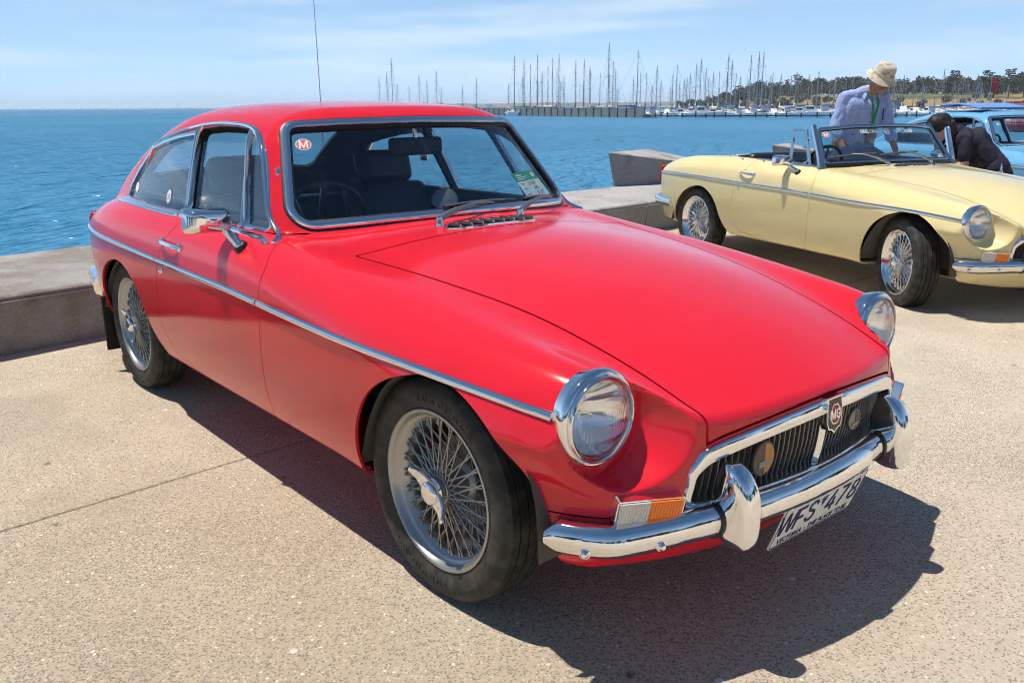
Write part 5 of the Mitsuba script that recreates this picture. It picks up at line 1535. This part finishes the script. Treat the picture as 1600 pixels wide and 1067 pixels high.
for i in range(150):
    px = 1062 + 560 * ((i * .618034) % 1)
    D = 440 + 130 * rnd.random()
    q = at(px, D); q[2] = shore_z(q) - .3
    s = rnd.uniform(.85, 1.5) * (.55 if px < 1100 else .8 if px < 1150 else 1.0)
    tree(RT[i % 5], q, s, rnd.uniform(0, 6), 'leaf_dark' if rnd.random() < .65 else 'leaf_olive', 'round dark tree on the crest of the far shore', 'round trees along the crest of the far shore')
for i in range(110):
    px = 1080 + (520 * rnd.random() if i % 2 else 230 * rnd.random())
    D = rnd.uniform(322, 405)
    q = at(px, D); q[2] = shore_z(q) - .3
    tree(RT[i % 5], q, rnd.uniform(.25, .55), rnd.uniform(0, 6), 'leaf_olive', 'low olive green bush on the grassy slope of the far shore', 'bushes on the far slope')
for i, (px, ty, D) in enumerate(((1487, 114, 395), (1538, 114, 400), (1552, 122, 410), (1575, 112, 392), (1598, 116, 400), (1243, 119, 430), (1228, 127, 440), (1630, 108, 398))):
    q = at(px, D); q[2] = shore_z(q) - .3
    s = (zat(px, ty, D) - q[2]) / 15.3
    tree(FP[i % 3], q, s, rnd.uniform(0, 6), 'leaf_pine', 'tall pine with flat layered branches standing above the far shore', 'tall flat topped pines above the far shore')
pk_ = sorted((px, f'tree_{n:03d}') for px, n in zip((1487, 1538, 1552, 1575, 1598, 1243, 1228, 1630), range(NUM['tree'] - 8, NUM['tree'])))
by_place([k for _, k in pk_])
# red and white fishing boat and a red flag at the right edge
q = at(1592, 105, SEA); M = mat4(q[0], q[1], q[2], 2.2, .85)
k = 'fishing_boat'
put(f'{k}__hull', YL[0][1], 'red_hull', M)
put(f'{k}__wheelhouse', shape(m_arr(balls([(-1.5, .9, 1.2), (-1.5, -.9, 1.2), (1.0, .8, 1.2), (1.0, -.8, 1.2), (-1.4, .85, 3.2), (-1.4, -.85, 3.2), (.9, .75, 3.2), (.9, -.75, 3.2)], .08, 8)), 40), 'hull_white', M)
for s in (-1, 1):
    put(f'{k}__window', shape(box(-.2, s * .95, 2.6, 1.9, .06, .6)), 'boat_window', M)
put(f'{k}__window', shape(box(1.02, 0, 2.6, .06, 1.3, .6)), 'boat_window', M)
put(f'{k}__roof', shape(rbox(-.3, 0, 3.35, 3.1, 2.2, .16, .06), 40), 'red_hull', M)
put(f'{k}__rail', shape(join([tube([(-4.6, s * 1.2, 1.7), (4.2, s * .8, 2.1)], .04, 5) for s in (-1, 1)] + [tube([(x, s * 1.1, .9), (x, s * 1.1, 1.75)], .03, 5) for x in (-4, -3, -2) for s in (-1, 1)])), 'hull_white', M)
tag(k, 'red hulled fishing boat with a white wheelhouse at the right edge', 'boat')
q = at(1546, 200, 0)
put('flag__pole', shape(tube([(0, 0, -2), (0, 0, zat(1546, 118, 200))], .07, 6)), 'mast_metal', mat4(q[0], q[1], 0, 0))
zf = zat(1552, 141, 200)
fx = np.linspace(0, 1.6, 10)
fv = np.vstack([np.stack([fx * RH[0] + .18 * np.sin(fx * 5) * FH[0], fx * RH[1] + .18 * np.sin(fx * 5) * FH[1], 0 * fx + z - .5 * fx], 1) for z in (zf - .9, zf + 2.0)])
put('flag', shape((fv, tri(grid_faces(2, 10))), True), 'red_cloth', mat4(q[0], q[1], 0, 0))
tag('flag', 'red flag on a pole above the marina', 'flag')
# the park behind the camera, mirrored in the chrome and the paint: a row of trees across the road
for i in range(16):
    a = -1.9 + 2.9 * i / 15 + rnd.uniform(-.05, .05)
    D = rnd.uniform(34, 52)
    tree(RT[i % 5], arr(1.6 + D * math.cos(a), -1.8 + D * math.sin(a), -.1), rnd.uniform(1.2, 1.9), rnd.uniform(0, 6), 'leaf_dark', 'dark park tree behind the camera across the quay', 'park trees behind the camera')
# ------------------------------------------------------------------ people
mat('skin', princ(mikit.proc(lambda p, n, uv: MIX((.36, .17, .11), (.46, .25, .17), FB(p.x * 40, p.y * 40, p.z * 40, 3))), .5, specular=.35), True)
mat('skin_pale', princ(mikit.proc(lambda p, n, uv: MIX((.46, .27, .19), (.56, .35, .26), FB(p.x * 40, p.y * 40, p.z * 40, 3))), .5, specular=.35), True)
mat('hair_black', princ(mikit.proc(lambda p, n, uv: MIX((.006, .005, .005), (.030, .024, .020), FB(p.x * 120, p.y * 120, p.z * 14, 3))), .55, specular=.35), True)
cloth('shirt', (.34, .43, .76), 9, .22)
cloth('khaki', (.20, .175, .135), 14, .3)
cloth('navy_top', (.022, .021, .038), 26, .9, .7)
cloth('lanyard', (.03, .32, .10))
mat('hat_cloth', princ(mikit.proc(lambda p, n, uv: MIX((.62, .55, .44), (.36, .29, .22), SS(.62, .68, FB(p.x * 21, p.y * 21, p.z * 26, 3)))), .85), True)
mat('eye_white', princ((.7, .68, .64), .3))
def limb(pts, rs, k=14):
    return m3.Manifold.batch_boolean([balls(pts[i:i + 2], rs[i:i + 2], k) for i in range(len(pts) - 1)], m3.OpType.Add)
def soft(ms, res=.016, it=10, wrinkle=0.0, seed=0):
    m = m3.Manifold.batch_boolean(ms, m3.OpType.Add).refine_to_length(res)
    v, f = m_arr(m)
    t = trimesh.Trimesh(v, f, process=False)
    trimesh.smoothing.filter_taubin(t, .5, .52, it)
    v = np.asarray(t.vertices)
    if wrinkle:
        nn_ = np.asarray(t.vertex_normals)
        v = v + nn_ * wrinkle * (meshkit.fbm(v * [14, 14, 7] + seed, 3)[:, None] - .5)
    return v, np.asarray(t.faces)
def hand(wrist, d, side, palm, curl=.35, s=1.0):
    """palm, four unequal bent fingers and a thumb; d = along the hand, side = towards the thumb, palm = out of the palm"""
    d, side = nrm(d), nrm(side); palm = nrm(np.cross(d, side)) if palm is None else nrm(palm)
    w = arr(*wrist)
    kn = w + d * .085 * s
    parts = [balls([w, w + side * .012], .023 * s, 12) + balls([w + d * .02 * s + side * .020 * s, w + d * .02 * s - side * .020 * s, kn + side * .031 * s, kn - side * .031 * s], .0125 * s, 12)]
    for i, (o, l) in enumerate(((.029, .070), (.010, .078), (-.009, .073), (-.027, .058))):
        p0 = kn + side * o * s
        p1 = p0 + (d * math.cos(curl * .6) + palm * math.sin(curl * .6)) * l * .5 * s
        p2 = p1 + (d * math.cos(curl * 1.6) + palm * math.sin(curl * 1.6)) * l * .32 * s
        p3 = p2 + (d * math.cos(curl * 2.4) + palm * math.sin(curl * 2.4)) * l * .25 * s
        parts.append(limb([p0 - d * .012, p0, p1, p2, p3], [.0095 * s, .0095 * s, .0088 * s, .008 * s, .007 * s], 10))
    t0 = w + d * .022 * s + side * .022 * s
    t1 = t0 + (d * .6 + side * .75 + palm * .25) * .040 * s
    t2 = t1 + (d * .9 + side * .25 + palm * .35) * .030 * s
    parts.append(limb([t0, t1, t2], [.0125 * s, .0105 * s, .0085 * s], 10))
    return parts
def head(c, fwd, up, s=1.0):
    """skull, jaw, brow, nose, lips, chin, ears; c = middle of the head"""
    f, u = nrm(fwd), nrm(up); u = nrm(u - f * (f @ u)); r = np.cross(f, u)
    P = lambda a, b, z: c + (f * a + r * b + u * z) * s
    ms = [balls([P(-.015, 0, .035), P(.018, 0, .030)], .082 * s, 20), balls([P(.01, .03, .0), P(.01, -.03, .0), P(.055, .018, -.075), P(.055, -.018, -.075), P(.0, .038, -.045), P(.0, -.038, -.045)], .034 * s, 14),
          balls([P(.075, .03, .022), P(.075, -.03, .022)], .016 * s, 10), balls([P(.088, 0, .012), P(.108, 0, -.026)], [.009 * s, .0135 * s], 12), balls([P(.096, .010, -.028), P(.096, -.010, -.028)], .010 * s, 10),
          balls([P(.086, .014, -.052), P(.086, -.014, -.052)], .0085 * s, 10), balls([P(.083, .012, -.063), P(.083, -.012, -.063)], .009 * s, 10), balls([P(.078, .008, -.090), P(.078, -.008, -.090)], .017 * s, 10),
          balls([P(.062, .036, -.02)], .022 * s, 10), balls([P(.062, -.036, -.02)], .022 * s, 10)]
    for k in (-1, 1):
        ms.append(balls([P(-.010, k * .080, .012), P(-.014, k * .088, .022), P(-.012, k * .083, -.022)], [.012 * s, .011 * s, .009 * s], 10))
    return ms, P
def person(key, M, sets):
    for k, mesh, m, sm in sets:
        put(f'{key}__{k}' if k else key, shape(mesh, sm), m, M)
# man: (u right in the picture, v towards the camera, z up)
mp = at(1338, 9.7); MZ = float(gz(mp[0], mp[1]))
def stand(q, z):
    v = nrm([EYE[0] - q[0], EYE[1] - q[1], 0])           # towards the camera
    return frame(arr(q[0], q[1], z), arr(-v[1], v[0], 0), v, arr(0, 0, 1))
MM = stand(mp, MZ) @ np.array([[math.cos(.5), math.sin(.5), 0, 0], [-math.sin(.5), math.cos(.5), 0, 0], [0, 0, 1, 0], [0, 0, 0, 1.0]])
hc = arr(.125, .20, 1.510)
hm_, HP = head(hc, arr(.30, .85, -.60), arr(.10, .42, .90))
neck = limb([arr(.055, .10, 1.36), arr(.095, .15, 1.43), hc + arr(-.01, -.02, -.03)], [.062, .056, .055])
armR = [arr(-.150, .07, 1.345), arr(-.235, .08, 1.06), arr(-.195, .18, .865)]
armL = [arr(.225, .10, 1.335), arr(.275, .17, 1.05), arr(.315, .27, .84)]
hR = hand(armR[2], arr(.15, .35, -.9), arr(.8, .45, .2), None, .45)
hL = hand(armL[2], arr(.10, .40, -.9), arr(-.8, .5, .1), None, .45)
body = soft(hm_ + [neck, limb(armR, [.055, .040, .028]), limb(armL, [.055, .040, .028]), limb([armR[0], arr(.055, .09, 1.34), armL[0]], [.05, .055, .05])] + hR + hL, .0085, 6)
person('person', MM, [('', body, 'skin', True)])
torso = [balls([arr(-.11, .02, .92), arr(.12, .02, .92), arr(-.12, .04, 1.09), arr(.13, .05, 1.09)], .095, 18), balls([arr(-.12, .04, 1.09), arr(.13, .05, 1.09), arr(-.105, .07, 1.27), arr(.165, .09, 1.27)], .105, 18),
         balls([arr(-.11, .07, 1.27), arr(.17, .09, 1.27), arr(-.12, .065, 1.345), arr(.195, .09, 1.335), arr(.055, .09, 1.385)], .075, 18)]
sl = [limb([armR[0], armR[1], armR[1] + (armR[2] - armR[1]) * .35], [.074, .064, .058]), limb([armL[0], armL[1], armL[1] + (armL[2] - armL[1]) * .4], [.074, .062, .056])]
shirt = soft(torso + sl, .015, 6, .042, 3)
legs = soft([limb([arr(s * .10, .0, .92), arr(s * .11, .03, .48), arr(s * .11, .0, .09)], [.115, .085, .066]) for s in (-1, 1)] + [balls([arr(-.10, .0, .93), arr(.10, .0, .93), arr(-.1, .02, 1.0), arr(.1, .02, 1.0)], .105, 16)], .02, 6, .02, 8)
shoes = join([m_arr(balls([arr(s * .11, -.05, .05), arr(s * .12, .16, .04), arr(s * .115, .0, .08)], [.05, .045, .05], 14)) for s in (-1, 1)])
person('person', MM, []) 
PK = 'person'
put(f'{PK}__shirt', shape(shirt, True), 'shirt', MM)
put(f'{PK}__trousers', shape(legs, True), 'khaki', MM)
put(f'{PK}__shoes', shape(shoes, 50), 'vinyl', MM)
col = []
for s in (-1, 1):
    base_ = arr(.062 + s * .052, .135, 1.395)
    col.append(m_arr(balls([base_, base_ + arr(s * .015, .05, -.03), base_ + arr(s * .03, .055, -.065), base_ + arr(s * .02, -.06, .025)], .010, 10)))
put(f'{PK}__collar', shape(join(col), 50), 'shirt', MM)
f_ = nrm(arr(.30, .85, -.60))
up_ = nrm(arr(.10, .42, .90)); up_ = nrm(up_ - f_ * (f_ @ up_)); r_ = np.cross(f_, up_)
Mh = frame(hc + up_ * .052 - f_ * .004, f_, r_, up_)
hp = [(0, .118), (.045, .117), (.076, .108), (.089, .088), (.0965, .05), (.101, .012), (.112, .000), (.132, -.018), (.150, -.036), (.152, -.039), (.148, -.039), (.130, -.024), (.108, -.008), (.096, .008), (.0, .014)]
hv, hf = lathe(hp, 56, 'z')
a_ = np.arctan2(hv[:, 1], hv[:, 0]); rr_ = np.hypot(hv[:, 0], hv[:, 1])
hv[:, 2] += np.clip((rr_ - .105) / .055, 0, 1) * (.014 * np.cos(2 * a_) + .008 * np.sin(3 * a_)) + .010 * (meshkit.fbm(hv * 16, 3) - .5)
hv[:, :2] *= (1 + .06 * (meshkit.fbm(hv * 18 + 5, 3) - .5))[:, None]
put(f'{PK}__hat', shape(xf((hv * [1.05, .95, 1], hf), Mh), 55), 'hat_cloth', MM)
bd_ = lathe([(.1005, .004), (.1045, .008), (.1035, .030), (.1000, .032)], 48, 'z')
put(f'{PK}__hat__band', shape(xf((bd_[0] * [1.05, .95, 1], bd_[1]), Mh), 50), 'hat_cloth', MM)
ey = [balls([HP(.080, k * .031, .006)], .0095, 10) for k in (-1, 1)]
put(f'{PK}__eyes', shape(join([m_arr(e_) for e_ in ey]), 60), 'eye_white', MM)
def on_shirt(P, off=.004):
    """drops points on to the shirt from the camera's side"""
    tm = trimesh.Trimesh(*shirt, process=False)
    out = []
    for q in P:
        d2 = (tm.vertices[:, 0] - q[0]) ** 2 + (tm.vertices[:, 2] - q[1]) ** 2
        k = np.where(d2 < .025 ** 2)[0]
        out.append([q[0], (tm.vertices[k, 1].max() if len(k) else .25) + off, q[1]])
    return np.array(out)
for a_s in ([(.035, 1.385), (.060, 1.32), (.08, 1.24), (.10, 1.14), (.105, 1.05)], [(.125, 1.38), (.135, 1.30), (.125, 1.22), (.112, 1.14), (.107, 1.05)]):
    lp_ = curve(on_shirt(a_s), .02, 2)
    put(f'{PK}__lanyard', shape(sweep(lp_, arr(0, 1, 0), arr((-.009, -.001), (-.009, .002), (.009, .002), (.009, -.001))), 40), 'lanyard', MM)
cc_ = on_shirt([(.105, 1.01)], .008)[0]
put(f'{PK}__pass', shape(box(*cc_, .09, .004, .11)), 'steel', MM)
for q in ((.095, 1.36), (.092, 1.27), (.09, 1.19), (.086, 1.09)):
    b_ = on_shirt([q], .002)[0]
    put(f'{PK}__button', shape(m_arr(balls([b_], .006, 8)), 50), 'white_print', MM)
pk_ = on_shirt([(-.045, 1.235), (.03, 1.235), (.027, 1.13), (-.04, 1.13)], .003)
put(f'{PK}__pocket', shape((np.vstack([pk_, pk_ - [0, .02, 0]]), np.array([[0, 1, 2], [0, 2, 3], [4, 6, 5], [4, 7, 6], [0, 4, 5], [0, 5, 1], [1, 5, 6], [1, 6, 2], [2, 6, 7], [2, 7, 3], [3, 7, 4], [3, 4, 0]]))), 'shirt', MM)
pn_ = on_shirt([(.185, 1.24), (.187, 1.13)], .008)
put(f'{PK}__pen', shape(tube(pn_, .006, 8), 40), 'vinyl', MM)
tag(PK, 'man in a cream bucket hat and pale blue shirt standing behind the cream roadster', 'person')
# woman bending over by the roadster's far side
wp_ = at(1531, 9.0); WZ = float(gz(wp_[0], wp_[1]))
WMx = stand(wp_, WZ)
wc = arr(-.285, .06, 1.055)
wf, wu = arr(-.66, .72, -.34), arr(-.30, .06, .95)
hw, WP = head(wc, wf, wu, .95)
nk = limb([arr(-.10, .02, 1.0), arr(-.19, .04, 1.03), wc + arr(.02, .01, -.01)], [.05, .046, .048])
aN = [arr(-.06, .14, .985), arr(-.06, .20, .76), arr(-.27, .20, .665)]
aF = [arr(-.07, -.13, .97), arr(-.15, -.12, .76), arr(-.29, .06, .68)]
hN = hand(aN[2], arr(-.85, -.1, -.35), arr(.1, .3, .9), None, .5, .9)
hF = hand(aF[2], arr(-.85, .2, -.3), arr(.1, .3, .9), None, .5, .9)
wbody = soft(hw + [nk, limb(aN, [.05, .040, .026]), limb(aF, [.05, .040, .026]), limb([aN[0], arr(-.06, .01, .97), aF[0]], [.045, .05, .045]), limb([arr(-.06, .01, .97), arr(-.10, .01, 1.0)], [.05, .05])] + hN + hF, .0085, 6)
person('person', WMx, [('', wbody, 'skin_pale', True)])
WK = 'person_001'
top_ = soft([balls([arr(.16, .0, .78), arr(.13, .12, .80), arr(.13, -.12, .80), arr(.02, .11, .93), arr(.02, -.11, .93), arr(.02, 0, 1.0)], .085, 16), balls([arr(.02, .12, .94), arr(.02, -.12, .94), arr(-.075, .12, .965), arr(-.075, -.11, .965), arr(-.07, .0, 1.0)], .078, 16), balls([arr(-.07, .04, 1.0), arr(-.07, -.04, 1.0), arr(-.125, .03, 1.03), arr(-.125, -.03, 1.03)], .062, 14),
              limb([aN[0], aN[0] + (aN[1] - aN[0]) * .72], [.068, .058]), limb([aF[0], aF[0] + (aF[1] - aF[0]) * .7], [.066, .056]), balls([arr(.0, .05, .80), arr(-.02, .06, .86), arr(.08, .05, .76)], .06, 14)], .015, 5, .045, 5)
put(f'{WK}__top', shape(top_, True), 'navy_top', WMx)
wl = soft([limb([arr(.19, s * .10, .72), arr(.10, s * .11, .42), arr(.16, s * .10, .08)], [.125, .085, .055]) for s in (-1, 1)] + [balls([arr(.17, .09, .76), arr(.17, -.09, .76), arr(.23, .08, .66), arr(.23, -.08, .66)], .11, 16)], .02, 6, .012, 2)
put(f'{WK}__trousers', shape(wl, True), 'navy_top', WMx)
put(f'{WK}__shoes', shape(join([m_arr(balls([arr(.20, s * .10, .045), arr(.0, s * .11, .035)], [.045, .04], 12)) for s in (-1, 1)]), 50), 'vinyl', WMx)
ff_, uu_ = nrm(wf), nrm(wu); uu_ = nrm(uu_ - ff_ * (ff_ @ uu_)); rr2 = np.cross(ff_, uu_)
hh = [balls([WP(-.03, .0, .055), WP(.02, 0, .058)], .092, 18), balls([WP(-.05, .02, .0), WP(-.05, -.02, .0), WP(-.06, 0, -.06)], .075, 16)]
for k in (-1, 1):
    hh.append(limb([WP(.020, k * .058, .068), WP(-.022, k * .088, .01), WP(-.025, k * .094, -.06), WP(-.015, k * .088, -.13)], [.042, .036, .038, .024], 12))
    hh.append(limb([WP(-.03, k * .070, .02), WP(-.035, k * .088, -.06), WP(-.02, k * .082, -.16)], [.045, .044, .026], 12))
hh.append(limb([WP(-.07, 0, .0), WP(-.085, 0, -.08), WP(-.08, 0, -.17)], [.066, .066, .045], 12))
for i_ in range(60):                                    # loose locks
    g_ = random.Random(i_)
    k = 1 if i_ % 2 else -1
    x0_, y0_ = g_.uniform(-.08, .0), k * g_.uniform(.06, .10)
    hh.append(limb([WP(x0_, y0_, .04 - .05 * g_.random()), WP(x0_ + g_.uniform(-.02, .02), y0_ + k * .014, -.06), WP(x0_ + g_.uniform(-.03, .04), y0_ * 1.0 + k * g_.uniform(-.03, .03), -.15 - .09 * g_.random())], [.017, .014, .005], 8))
hair = soft(hh, .010, 4, .030, 9)
put(f'{WK}__hair', shape(hair, True), 'hair_black', WMx)
put(f'{WK}__eyes', shape(join([m_arr(balls([WP(.078, k * .030, .006)], .009, 10)) for k in (-1, 1)]), 60), 'eye_white', WMx)
tag(WK, 'dark haired woman in a navy top bending forward between the roadster and the blue coupe', 'person')
pc = aN[2] + arr(-.08, -.02, -.04)
put('paper', shape(m_arr(balls([pc + arr(-.06, -.05, .05), pc + arr(.05, -.05, .02), pc + arr(-.05, .05, -.08), pc + arr(.04, .05, -.10)], .006, 8)), 40), 'white_print', WMx)
tag('paper', 'white paper held in the hands of the bending woman', 'paper')
# ------------------------------------------------------------------ the air over the bay
scene['haze_air'] = {'type': 'homogeneous', 'albedo': rgb(.95, .95, .95), 'sigma_t': .00022}
scene['mat_clear'] = {'type': 'null'}
scene['haze'] = {'type': 'cube', 'to_world': T().translate([0, 0, 30.0]).scale([9500, 9500, 34.5]), 'bsdf': ref('mat_clear'), 'interior': ref('haze_air')}
scene['camera']['medium'] = ref('haze_air')
tag('haze', 'light sea haze over the bay', kind='stuff')
